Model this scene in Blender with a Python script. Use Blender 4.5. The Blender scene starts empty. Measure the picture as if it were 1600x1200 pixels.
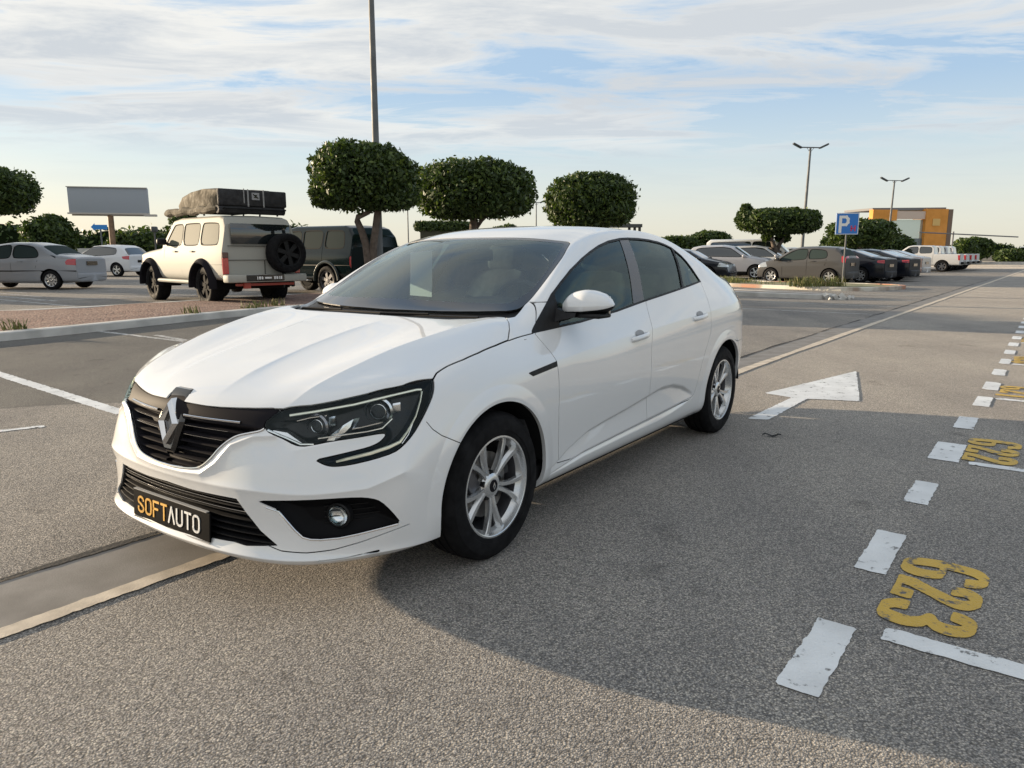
import bpy, bmesh, math, random
import numpy as np
from mathutils import Vector, Matrix, Euler
from mathutils.bvhtree import BVHTree
C = bpy.context.scene.collection
SC = bpy.context.scene
R = math.radians
# ---------------------------------------------------------------- camera
cam_d = bpy.data.cameras.new('camera'); cam = bpy.data.objects.new('camera', cam_d); C.objects.link(cam)
cam_d.sensor_width = 36; cam_d.lens = 25.919; cam_d.clip_start = .05; cam_d.clip_end = 6000
cam.location = (0, 0, 1.278); cam.rotation_euler = (R(90)-.176196, 0, 0)
SC.camera = cam
CAR_LOC, CAR_YAW = (-.78414, 3.46936, 0), -2.183338
# ---------------------------------------------------------------- light
SUN_AZ, SUN_EL = R(-68.5), R(8.2)       # azimuth from +Y towards +X: a low sun far to the left
SUN_DIR = Vector((math.sin(SUN_AZ)*math.cos(SUN_EL), math.cos(SUN_AZ)*math.cos(SUN_EL), math.sin(SUN_EL)))
sun_d = bpy.data.lights.new('sun', 'SUN'); sun_d.energy = 3.9; sun_d.angle = R(.6); sun_d.color = (1, .80, .56)
sun = bpy.data.objects.new('sun', sun_d); C.objects.link(sun)
sun.rotation_euler = SUN_DIR.to_track_quat('Z', 'Y').to_euler(); sun.location = (-30, 12, 20)
SC.view_settings.view_transform = 'Standard'; SC.view_settings.look = 'None'; SC.view_settings.gamma = 1
SC.view_settings.exposure = 1.3

def NT(m):
    nt = m.node_tree
    def new(t, **k):
        n = nt.nodes.new(t)
        for a, v in k.items():
            if a.startswith('i_'): n.inputs[a[2:].replace('_', ' ')].default_value = v
            elif isinstance(a, str) and hasattr(n, a): setattr(n, a, v)
        return n
    return nt, new, lambda a, b: nt.links.new(a, b)

def ramp(new, link, src, stops, interp='LINEAR'):
    r = new('ShaderNodeValToRGB'); r.color_ramp.interpolation = interp
    e = r.color_ramp.elements
    while len(e) < len(stops): e.new(.5)
    for i, (p, c) in enumerate(stops):
        e[i].position = p; e[i].color = (c, c, c, 1) if not hasattr(c, '__len__') else tuple(c)+(1,)
    link(src, r.inputs[0]); return r.outputs[0]

world = bpy.data.worlds.new('World'); SC.world = world; world.use_nodes = True
def build_world():
    nt, new, link = NT(world); nt.nodes.clear()
    out = new('ShaderNodeOutputWorld'); bg = new('ShaderNodeBackground'); bg.inputs[1].default_value = .112
    sky = new('ShaderNodeTexSky'); sky.sky_type = 'NISHITA'; sky.sun_disc = False
    sky.sun_elevation = SUN_EL; sky.sun_rotation = SUN_AZ; sky.air_density = 1.0; sky.dust_density = 1.2; sky.ozone_density = 1.5; sky.altitude = 10
    tc = new('ShaderNodeTexCoord'); sep = new('ShaderNodeSeparateXYZ'); link(tc.outputs['Generated'], sep.inputs[0])
    # cloud deck seen in perspective: project the view direction on a plane overhead
    zz = new('ShaderNodeMath', operation='ADD'); link(sep.outputs[2], zz.inputs[0]); zz.inputs[1].default_value = .045
    zm = new('ShaderNodeMath', operation='MAXIMUM'); link(zz.outputs[0], zm.inputs[0]); zm.inputs[1].default_value = .02
    dv = new('ShaderNodeVectorMath', operation='DIVIDE'); link(tc.outputs['Generated'], dv.inputs[0])
    cb = new('ShaderNodeCombineXYZ')
    for k in range(3): link(zm.outputs[0], cb.inputs[k])
    link(cb.outputs[0], dv.inputs[1])
    mp = new('ShaderNodeMapping'); link(dv.outputs[0], mp.inputs[0]); mp.inputs['Scale'].default_value = (.60, 1.15, 0); mp.inputs['Rotation'].default_value = (0, 0, R(-14)); mp.inputs['Location'].default_value = (5.7, 8.8, 0)
    n1 = new('ShaderNodeTexNoise', noise_dimensions='2D'); link(mp.outputs[0], n1.inputs['Vector'])
    n1.inputs['Scale'].default_value = 1.45; n1.inputs['Detail'].default_value = 9; n1.inputs['Roughness'].default_value = .63; n1.inputs['Distortion'].default_value = .35
    m2 = new('ShaderNodeMapping'); link(dv.outputs[0], m2.inputs[0]); m2.inputs['Scale'].default_value = (.28, .75, 0); m2.inputs['Location'].default_value = (1.3, 7.7, 0)
    n2 = new('ShaderNodeTexNoise', noise_dimensions='2D'); link(m2.outputs[0], n2.inputs['Vector'])
    n2.inputs['Scale'].default_value = .8; n2.inputs['Detail'].default_value = 4; n2.inputs['Roughness'].default_value = .5
    ad = new('ShaderNodeMath', operation='MULTIPLY_ADD'); link(n2.outputs[0], ad.inputs[0]); ad.inputs[1].default_value = .9; ad.inputs[2].default_value = -.45
    sm = new('ShaderNodeMath', operation='ADD'); link(n1.outputs[0], sm.inputs[0]); link(ad.outputs[0], sm.inputs[1])
    cov = ramp(new, link, sm.outputs[0], [(.33, 0), (.43, .55), (.50, 1.0)])
    # fewer clouds just above the horizon
    el = ramp(new, link, sep.outputs[2], [(.06, .04), (.115, .16), (.145, .80), (.18, 1.0)])
    mu = new('ShaderNodeMath', operation='MULTIPLY'); link(cov, mu.inputs[0]); link(el, mu.inputs[1])
    # the air: blue overhead, pale and creamy towards the horizon, laid over the physical sky
    air = ramp(new, link, sep.outputs[2], [(0, (3.1,2.98,2.50)), (.055, (2.9,2.95,2.75)), (.12, (2.35,2.72,2.95)), (.20, (1.6,2.2,2.95)), (.45, (1.6,2.2,3.0)), (1, (1.4,1.9,2.6))])
    sb = new('ShaderNodeMix', data_type='RGBA'); sb.inputs[0].default_value = .84; link(sky.outputs[0], sb.inputs[6]); link(air, sb.inputs[7])
    cc = new('ShaderNodeMix', data_type='RGBA'); link(ramp(new, link, n1.outputs[0], [(.40, 0), (.62, 1)]), cc.inputs[0])
    cc.inputs[6].default_value = CLOUD_LIT + (1,); cc.inputs[7].default_value = CLOUD_DARK + (1,)
    mx = new('ShaderNodeMix', data_type='RGBA'); link(mu.outputs[0], mx.inputs[0]); link(sb.outputs[2], mx.inputs[6]); link(cc.outputs[2], mx.inputs[7])
    link(mx.outputs[2], bg.inputs[0]); link(bg.outputs[0], out.inputs[0])
CLOUD_LIT = (3.25, 3.25, 3.15); CLOUD_DARK = (2.35, 2.5, 2.65)
build_world()
# ---------------------------------------------------------------- materials
MATS = {}
def mat(name, col=(.5,.5,.5), rough=.5, metal=0, coat=0, coat_rough=.03, coat_ior=1.5, spec=.5, emis=None, emis_s=1, trans=0, noise=None, bump=None, sheen=0):
    if name in MATS: return MATS[name]
    m = bpy.data.materials.new(name); m.use_nodes = True; MATS[name] = m
    nt, new, link = NT(m); b = nt.nodes['Principled BSDF']
    b.inputs['Base Color'].default_value = tuple(col)+(1,); b.inputs['Roughness'].default_value = rough; b.inputs['Metallic'].default_value = metal
    b.inputs['Coat Weight'].default_value = coat; b.inputs['Coat IOR'].default_value = coat_ior; b.inputs['Coat Roughness'].default_value = coat_rough
    b.inputs['Specular IOR Level'].default_value = spec; b.inputs['Transmission Weight'].default_value = trans
    if emis: b.inputs['Emission Color'].default_value = tuple(emis)+(1,); b.inputs['Emission Strength'].default_value = emis_s
    if noise:      # (scale, amount)
        tc = new('ShaderNodeTexCoord'); n = new('ShaderNodeTexNoise'); link(tc.outputs['Object'], n.inputs['Vector'])
        n.inputs['Scale'].default_value = noise[0]; n.inputs['Detail'].default_value = 6
        a = noise[1]; c0 = tuple(max(0, c*(1-a)) for c in col); c1 = tuple(min(1, c*(1+a)) for c in col)
        link(ramp(new, link, n.outputs[0], [(.3, c0), (.7, c1)]), b.inputs['Base Color'])
        link(ramp(new, link, n.outputs[0], [(.3, min(1, rough*1.15)), (.7, rough*.85)]), b.inputs['Roughness'])
    if bump:
        tc = new('ShaderNodeTexCoord'); n = new('ShaderNodeTexNoise'); link(tc.outputs['Object'], n.inputs['Vector'])
        n.inputs['Scale'].default_value = bump[0]; n.inputs['Detail'].default_value = 5
        bp = new('ShaderNodeBump'); bp.inputs['Strength'].default_value = bump[1]; bp.inputs['Distance'].default_value = bump[2]
        link(n.outputs[0], bp.inputs['Height']); link(bp.outputs[0], b.inputs['Normal'])
    return m

def glass(name, tint, rough=0., ior=1.5, refl=1., dust=0.):
    """thin pane: tinted see-through with a real Fresnel reflection"""
    if name in MATS: return MATS[name]
    m = bpy.data.materials.new(name); m.use_nodes = True; MATS[name] = m
    nt, new, link = NT(m); nt.nodes.clear()
    out = new('ShaderNodeOutputMaterial'); tr = new('ShaderNodeBsdfTransparent'); tr.inputs[0].default_value = tuple(tint)+(1,)
    gl = new('ShaderNodeBsdfGlossy'); gl.inputs['Roughness'].default_value = rough; gl.inputs[0].default_value = (refl*.80, refl*.97, refl, 1)
    fr = new('ShaderNodeFresnel'); fr.inputs[0].default_value = ior
    mx = new('ShaderNodeMixShader'); link(fr.outputs[0], mx.inputs[0]); link(tr.outputs[0], mx.inputs[1]); link(gl.outputs[0], mx.inputs[2])
    if dust:      # a film of road dust on the outside
        df = new('ShaderNodeBsdfDiffuse'); df.inputs[0].default_value = (.62,.60,.56,1); tc = new('ShaderNodeTexCoord'); n = new('ShaderNodeTexNoise'); link(tc.outputs['Object'], n.inputs['Vector']); n.inputs['Scale'].default_value = 2.5; n.inputs['Detail'].default_value = 5
        m2 = new('ShaderNodeMixShader'); link(ramp(new, link, n.outputs[0], [(.3, dust*.7), (.7, dust*1.3)]), m2.inputs[0]); link(mx.outputs[0], m2.inputs[1]); link(df.outputs[0], m2.inputs[2]); link(m2.outputs[0], out.inputs[0])
    else: link(mx.outputs[0], out.inputs[0])
    return m

# ---------------------------------------------------------------- mesh gathering
class G:
    def __init__(s): s.v = []; s.f = []; s.m = []; s.cur = 0
    def add(s, vs, fs, mi=None):
        o = len(s.v); s.v += [tuple(v) for v in vs]; s.f += [tuple(i+o for i in f) for f in fs]; s.m += [s.cur if mi is None else mi]*len(fs); return s
    def box(s, c, d, rot=None, taper=None, mi=None):
        x, y, z = d[0]/2, d[1]/2, d[2]/2
        vs = [Vector((a*x, b*y, e*z)) for e in (-1, 1) for b in (-1, 1) for a in (-1, 1)]
        if taper: vs = [Vector((v.x*(taper[0] if v.z > 0 else 1), v.y*(taper[1] if v.z > 0 else 1), v.z)) for v in vs]
        if rot is not None:
            M = Euler(rot).to_matrix(); vs = [M @ v for v in vs]
        vs = [v + Vector(c) for v in vs]
        return s.add(vs, [(0,2,3,1),(4,5,7,6),(0,1,5,4),(2,6,7,3),(0,4,6,2),(1,3,7,5)], mi)
    def rbox(s, c, d, r=.02, rot=None, mi=None, n=3):
        """rounded box: profile rounded in plan and at top/bottom edges"""
        x, y, z = d[0]/2, d[1]/2, d[2]/2; r = min(r, x*.99, y*.99, z*.99)
        rings = []
        for k in range(n+1):
            a = (k/n)*math.pi/2; rings.append((-z + r*(1-math.sin(a)), r*(1-math.cos(a)), a))
        lev = [(-z+r-r*math.sin(math.pi/2*(1-k/n)), r-r*math.cos(math.pi/2*(1-k/n))) for k in range(n+1)]
        lev = lev + [(-a, b) for a, b in lev[::-1]]
        vs = []; cnt = 0
        for (zz, ins) in lev:
            ring = []
            for (sx, sy, a0) in ((1,1,0),(-1,1,90),(-1,-1,180),(1,-1,270)):
                for k in range(n+1):
                    a = R(a0 + 90*k/n); q = r - ins
                    ring.append(Vector((sx*(x-r) + q*math.cos(a), sy*(y-r) + q*math.sin(a), zz)))
            cnt = len(ring); vs += ring
        fs = []
        for l in range(len(lev)-1):
            for i in range(cnt):
                j = (i+1) % cnt; fs.append((l*cnt+i, l*cnt+j, (l+1)*cnt+j, (l+1)*cnt+i))
        fs.append(tuple(range(cnt-1, -1, -1))); fs.append(tuple((len(lev)-1)*cnt+i for i in range(cnt)))
        if rot is not None:
            M = Euler(rot).to_matrix(); vs = [M @ v for v in vs]
        return s.add([v+Vector(c) for v in vs], fs, mi)
    def tube(s, pts, r, n=8, cap=True, mi=None, up=None):
        pts = [Vector(p) for p in pts]; rr = r if hasattr(r, '__len__') else [r]*len(pts)
        vs = []; u0 = None
        for i, p in enumerate(pts):
            t = (pts[min(i+1, len(pts)-1)] - pts[max(i-1, 0)]).normalized()
            if u0 is None: u0 = t.orthogonal().normalized()
            u0 = (u0 - t*u0.dot(t)); u0 = u0.normalized() if u0.length > 1e-6 else t.orthogonal().normalized()
            w0 = t.cross(u0)
            for k in range(n):
                a = 2*math.pi*k/n; vs.append(p + (u0*math.cos(a) + w0*math.sin(a))*rr[i])
        fs = [(i*n+k, i*n+(k+1) % n, (i+1)*n+(k+1) % n, (i+1)*n+k) for i in range(len(pts)-1) for k in range(n)]
        if cap: fs += [tuple(range(n-1, -1, -1)), tuple((len(pts)-1)*n+k for k in range(n))]
        return s.add(vs, fs, mi)
    def lathe(s, prof, n=32, axis='Y', c=(0,0,0), closed=False, mi=None, frame=None):
        """prof: (radius, height along axis)"""
        vs = []; P = list(prof)
        for (r_, h) in P:
            for k in range(n):
                a = 2*math.pi*k/n; x, y = r_*math.cos(a), r_*math.sin(a)
                v = {'Z': (x, y, h), 'Y': (x, h, y), 'X': (h, x, y)}[axis]
                v = Vector(v)
                if frame is not None: v = frame @ v
                vs.append(v + Vector(c))
        m = len(P); fs = []
        for i in range(m if closed else m-1):
            j = (i+1) % m
            for k in range(n):
                q = (i*n+k, i*n+(k+1) % n, j*n+(k+1) % n, j*n+k); fs.append(q if axis != 'Y' else q[::-1])
        return s.add(vs, fs, mi)
    def prism(s, poly, z0, z1, axis='Z', c=(0,0,0), mi=None):
        n = len(poly); f = {'Z': lambda a, b, h: (a, b, h), 'Y': lambda a, b, h: (a, h, b), 'X': lambda a, b, h: (h, a, b)}[axis]
        vs = [Vector(f(a, b, z0))+Vector(c) for a, b in poly] + [Vector(f(a, b, z1))+Vector(c) for a, b in poly]
        fs = [tuple(range(n-1, -1, -1)), tuple(range(n, 2*n))] + [(i, (i+1) % n, n+(i+1) % n, n+i) for i in range(n)]
        return s.add(vs, fs, mi)
    def grid(s, P, mi=None, closeu=False):
        nu, nv = len(P), len(P[0]); vs = [v for row in P for v in row]
        fs = [(i*nv+j, ((i+1) % nu)*nv+j, ((i+1) % nu)*nv+j+1, i*nv+j+1) for i in range(nu if closeu else nu-1) for j in range(nv-1)]
        return s.add(vs, fs, mi)

def islands(g):
    p = list(range(len(g.v)))
    def find(a):
        while p[a] != a: p[a] = p[p[a]]; a = p[a]
        return a
    for f in g.f:
        for i in f[1:]: p[find(i)] = find(f[0])
    out = {}
    for k, f in enumerate(g.f):
        r_ = find(f[0])
        if r_ not in out: out[r_] = (G(), {})
        q, mp = out[r_]
        for i in f:
            if i not in mp: mp[i] = len(q.v); q.v.append(g.v[i])
        q.f.append(tuple(mp[i] for i in f)); q.m.append(g.m[k])
    return [q for q, _ in out.values()]
SPLIT = {'arch_flare','strap','grille_chrome','chrome_trim','headrest_stem','wheel_bolt','bolt_well','rear_headrest','wiper','chrome_line','lens_ring','axle','spoke'}
def obj(name, g, ms=None, parent=None, smooth=True, ang=35, bevel=0, recalc=True, **tags):
    if name in SPLIT:
        SPLIT.discard(name); r_ = [obj(name, q, ms, parent, smooth, ang, bevel, recalc, **tags) for q in islands(g)]; SPLIT.add(name); return r_[0]
    me = bpy.data.meshes.new(name); me.from_pydata(g.v, [], g.f)
    if not hasattr(ms, '__len__'): ms = [ms]
    for m in ms: me.materials.append(m)
    if any(g.m): me.polygons.foreach_set('material_index', g.m)
    if recalc:
        bm = bmesh.new(); bm.from_mesh(me); bmesh.ops.recalc_face_normals(bm, faces=bm.faces)
        if bevel: bmesh.ops.bevel(bm, geom=[e for e in bm.edges if len(e.link_faces) == 2 and e.calc_face_angle(0) > R(40)], offset=bevel, segments=2, profile=.6, affect='EDGES')
        bm.to_mesh(me); bm.free()
    me.update()
    o = bpy.data.objects.new(name, me); C.objects.link(o)
    if parent: o.parent = parent
    if smooth:
        me.shade_smooth()
        if ang < 180: me.set_sharp_from_angle(angle=R(ang))
    tag(o, **tags); return o

def tag(o, label=None, category=None, group=None, kind=None):
    if label: o['label'] = label
    if category: o['category'] = category
    if group: o['group'] = group
    if kind: o['kind'] = kind
    return o

def empty(name, loc=(0,0,0), rz=0, **tags):
    o = bpy.data.objects.new(name, None); C.objects.link(o); o.location = loc; o.rotation_euler = (0,0,rz); o.empty_display_size = .3
    return tag(o, **tags)

def copy_tree(o, parent=None):
    c = o.copy(); C.objects.link(c); c.parent = parent
    for ch in [x for x in o.children]: copy_tree(ch, c)
    return c

def copy_thing(o, loc=None, rz=None, label=None, group=None):
    c = copy_tree(o)
    if loc is not None: c.location = loc
    if rz is not None: c.rotation_euler = (0, 0, rz)
    if label: c['label'] = label
    if group: c['group'] = group
    return c

# ---------------------------------------------------------------- arrays: polygons, distances, cutting a triangle surface
def chaikin(P, n=1, closed=True):
    P = np.array(P, float)
    for _ in range(n):
        Q = np.roll(P, -1, 0) if closed else P[1:]
        A = P if closed else P[:-1]
        N = np.empty((2*len(A), P.shape[1])); N[0::2] = .75*A+.25*Q; N[1::2] = .25*A+.75*Q
        P = N if closed else np.vstack([P[:1], N, P[-1:]])
    return P
def soft(P, r=.05):
    """polygon with its corners slightly rounded"""
    P = np.array(P, float); out = []
    for i in range(len(P)):
        a, b, c = P[i-1], P[i], P[(i+1) % len(P)]
        for q in (a, c):
            L = np.linalg.norm(q-b); out.append(b+(q-b)*min(r, L*.45)/max(L, 1e-9))
    return chaikin(out, 2)
def seg_dist(X, P, closed=True):
    A = np.array(P, float); B = np.roll(A, -1, 0) if closed else A[1:]
    if not closed: A = A[:-1]
    d = np.full(len(X), 1e9)
    for a, b in zip(A, B):
        ab = b-a; t = np.clip(((X-a)@ab)/max(ab@ab, 1e-12), 0, 1)
        d = np.minimum(d, np.linalg.norm(X-a-t[:, None]*ab, axis=1))
    return d
def inside(X, P):
    A = np.array(P, float); B = np.roll(A, -1, 0); c = np.zeros(len(X), bool)
    for a, b in zip(A, B):
        k = (a[1] > X[:, 1]) != (b[1] > X[:, 1])
        if abs(b[1]-a[1]) < 1e-12: continue
        c ^= k & (X[:, 0] < (b[0]-a[0])*(X[:, 1]-a[1])/(b[1]-a[1])+a[0])
    return c
def sdf(X, P):
    d = seg_dist(X, P); return np.where(inside(X, P), -d, d)

class Surf:
    """triangle surface with labels that can be cut along the zero line of a distance function"""
    def __init__(s, V, T, N): s.V, s.T, s.N, s.L = V, T, N, np.zeros(len(T), int); s.names = ['shell']
    def lab(s, n):
        if n not in s.names: s.names.append(n)
        return s.names.index(n)
    def split(s, fn, src, filt=None):
        """returns mask of triangles (after splitting) that lie inside fn<0 and carry a label of src"""
        src = [s.lab(n) for n in src]
        d = fn(s.V); d = np.where(np.abs(d) < 2e-6, 2e-6, d)
        ok = np.isin(s.L, src)
        if filt is not None: ok &= filt(s.V)[s.T].all(1)
        sg = (d < 0)[s.T]; n = sg.sum(1)
        mix = ok & (n > 0) & (n < 3)
        T = s.T[mix]; L = s.L[mix]; g = sg[mix]; nn = n[mix]
        if len(T):
            odd = np.where(nn == 1, g.argmax(1), (~g).argmax(1))
            ar = np.arange(len(T)); a = T[ar, odd]; b = T[ar, (odd+1) % 3]; c = T[ar, (odd+2) % 3]
            E = np.sort(np.vstack([np.stack([a, b], 1), np.stack([a, c], 1)]), 1)
            U, inv = np.unique(E, axis=0, return_inverse=True); inv = inv.ravel()
            t = (d[U[:, 0]]/(d[U[:, 0]]-d[U[:, 1]]))[:, None]
            nv = s.V[U[:, 0]]*(1-t)+s.V[U[:, 1]]*t; nN = s.N[U[:, 0]]*(1-t)+s.N[U[:, 1]]*t
            nN /= np.linalg.norm(nN, axis=1)[:, None]
            o = len(s.V); s.V = np.vstack([s.V, nv]); s.N = np.vstack([s.N, nN])
            e1 = inv[:len(T)]+o; e2 = inv[len(T):]+o
            new = np.vstack([np.stack([a, e1, e2], 1), np.stack([e1, b, c], 1), np.stack([e1, c, e2], 1)])
            isin = np.concatenate([nn == 1, nn == 2, nn == 2])
            s.T = np.vstack([s.T[~mix], new]); s.L = np.concatenate([s.L[~mix], L, L, L])
            keep_in = (ok & (n == 3))[~mix]
            return np.concatenate([keep_in, isin])
        return ok & (n == 3)
    def carve(s, name, fn, src=('shell',), gap=0, filt=None):
        if gap:
            m = s.split(lambda V: fn(V)-gap/2, src, filt); s.L[m] = s.lab('tmp')
            m = s.split(lambda V: fn(V)+gap/2, ('tmp',)); s.L[m] = s.lab(name)
            s.L[s.L == s.lab('tmp')] = s.lab('gap')
        else:
            m = s.split(fn, src, filt); s.L[m] = s.lab(name)
    def line(s, pts_uv, proj, w=.004, src=('shell',), filt=None):
        P = np.array(pts_uv)
        def sgn(V):      # signed distance: cuts the triangles along the line itself first
            X = proj(V); d = np.full(len(X), 1e9); sg = np.ones(len(X))
            for a, b in zip(P[:-1], P[1:]):
                ab = b-a; t = np.clip(((X-a)@ab)/max(ab@ab, 1e-12), 0, 1); q = X-a-t[:, None]*ab; dd = np.linalg.norm(q, axis=1)
                k = dd < d; d[k] = dd[k]; sg[k] = np.sign(ab[0]*q[k, 1]-ab[1]*q[k, 0])
            sg[sg == 0] = 1; return np.where(d < .03, d*sg, d)
        s.split(sgn, src, filt)
        m = s.split(lambda V: seg_dist(proj(V), P, closed=False)-w/2, src, filt); s.L[m] = s.lab('gap')
    def piece(s, names, push=0., wall=0., mirror='both', symm=True, wallmat=None, pushfn=None):
        """returns arrays V,T,N (and wall count) of the labelled triangles, offset along -N by push, edges turned inwards by wall"""
        ids = [s.lab(n) for n in names]; T = s.T[np.isin(s.L, ids)]
        u, inv = np.unique(T, return_inverse=True); T = inv.reshape(-1, 3); V = s.V[u].copy(); N = s.N[u].copy()
        if not len(T): return V, T, N, 0
        off = np.full(len(V), float(push))
        if pushfn is not None: off = off + pushfn(V)
        V -= N*off[:, None]; nw = 0
        V[np.abs(s.V[u][:, 1]) < 1e-6, 1] = 0
        if wall:
            E = np.vstack([T[:, [0, 1]], T[:, [1, 2]], T[:, [2, 0]]]); Es = np.sort(E, 1)
            _, first, cnt = np.unique(Es, axis=0, return_index=True, return_counts=True)
            B = E[first[cnt == 1]]
            if symm: B = B[~((np.abs(V[B[:, 0], 1]) < 1e-5) & (np.abs(V[B[:, 1], 1]) < 1e-5))]
            o = len(V); k = len(B)
            a, b = V[B[:, 0]], V[B[:, 1]]; na, nb = N[B[:, 0]], N[B[:, 1]]
            w = np.cross(b-a, na); w /= (np.linalg.norm(w, axis=1)[:, None]+1e-12)
            V = np.vstack([V, a, b, b-nb*wall, a-na*wall]); N = np.vstack([N, w, w, w, w])
            r = np.arange(k); q = [o+r, o+k+r, o+2*k+r, o+3*k+r]
            T = np.vstack([T, np.stack([q[1], q[0], q[3]], 1), np.stack([q[1], q[3], q[2]], 1)]); nw = 2*k
        return V, T, N, nw

def mesh_arrays(name, V, T, N, mats, parent=None, mi=None, **tags):
    me = bpy.data.meshes.new(name)
    me.vertices.add(len(V)); me.vertices.foreach_set('co', V.ravel())
    me.loops.add(3*len(T)); me.loops.foreach_set('vertex_index', T.ravel().astype(np.int32))
    me.polygons.add(len(T)); me.polygons.foreach_set('loop_start', np.arange(0, 3*len(T), 3, dtype=np.int32))
    me.polygons.foreach_set('loop_total', np.full(len(T), 3, np.int32))
    for m in (mats if hasattr(mats, '__len__') else [mats]): me.materials.append(m)
    if mi is not None: me.polygons.foreach_set('material_index', mi.astype(np.int32))
    me.update(calc_edges=True); me.validate()
    me.shade_smooth()
    if N is not None: me.normals_split_custom_set_from_vertices([tuple(n) for n in N])
    o = bpy.data.objects.new(name, me); C.objects.link(o)
    if parent: o.parent = parent
    return tag(o, **tags)

def mirrored(V, T, N): return V*[1, -1, 1], T[:, ::-1], N*[1, -1, 1]
def both(V, T, N):
    V2, T2, N2 = mirrored(V, T, N)
    return np.vstack([V, V2]), np.vstack([T, T2+len(V)]), np.vstack([N, N2])

def march(x0, x1, y0, y1, h, fn):
    """flat sheet: triangles of the region fn(x,y)<0 on a grid"""
    nx = max(2, int(math.ceil((x1-x0)/h))+1); ny = max(2, int(math.ceil((y1-y0)/h))+1)
    X, Y = np.meshgrid(np.linspace(x0, x1, nx), np.linspace(y0, y1, ny), indexing='ij')
    V = np.stack([X.ravel(), Y.ravel(), np.zeros(X.size)], 1)
    i = np.arange((nx-1)*(ny-1)); a = (i//(ny-1))*ny + i % (ny-1)
    T = np.vstack([np.stack([a, a+ny, a+ny+1], 1), np.stack([a, a+ny+1, a+1], 1)])
    S = Surf(V, T, np.tile([0., 0, 1], (len(V), 1)))
    S.carve('in', lambda W: fn(W[:, :2]))
    V, T, N, _ = S.piece(['in']); return V, T, N

_rng = np.random.default_rng(7)
_gn = _rng.random((64, 64))
def vnoise(X, sc, seed=0):
    """cheap smooth 2D value noise, -1..1"""
    U = X*sc + seed*17.3; i = np.floor(U).astype(int); f = U-i; f = f*f*(3-2*f)
    g = lambda a, b: _gn[a % 64, b % 64]
    x, y = i[:, 0], i[:, 1]
    return 2*((g(x, y)*(1-f[:, 0])+g(x+1, y)*f[:, 0])*(1-f[:, 1]) + (g(x, y+1)*(1-f[:, 0])+g(x+1, y+1)*f[:, 0])*f[:, 1])-1
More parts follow.
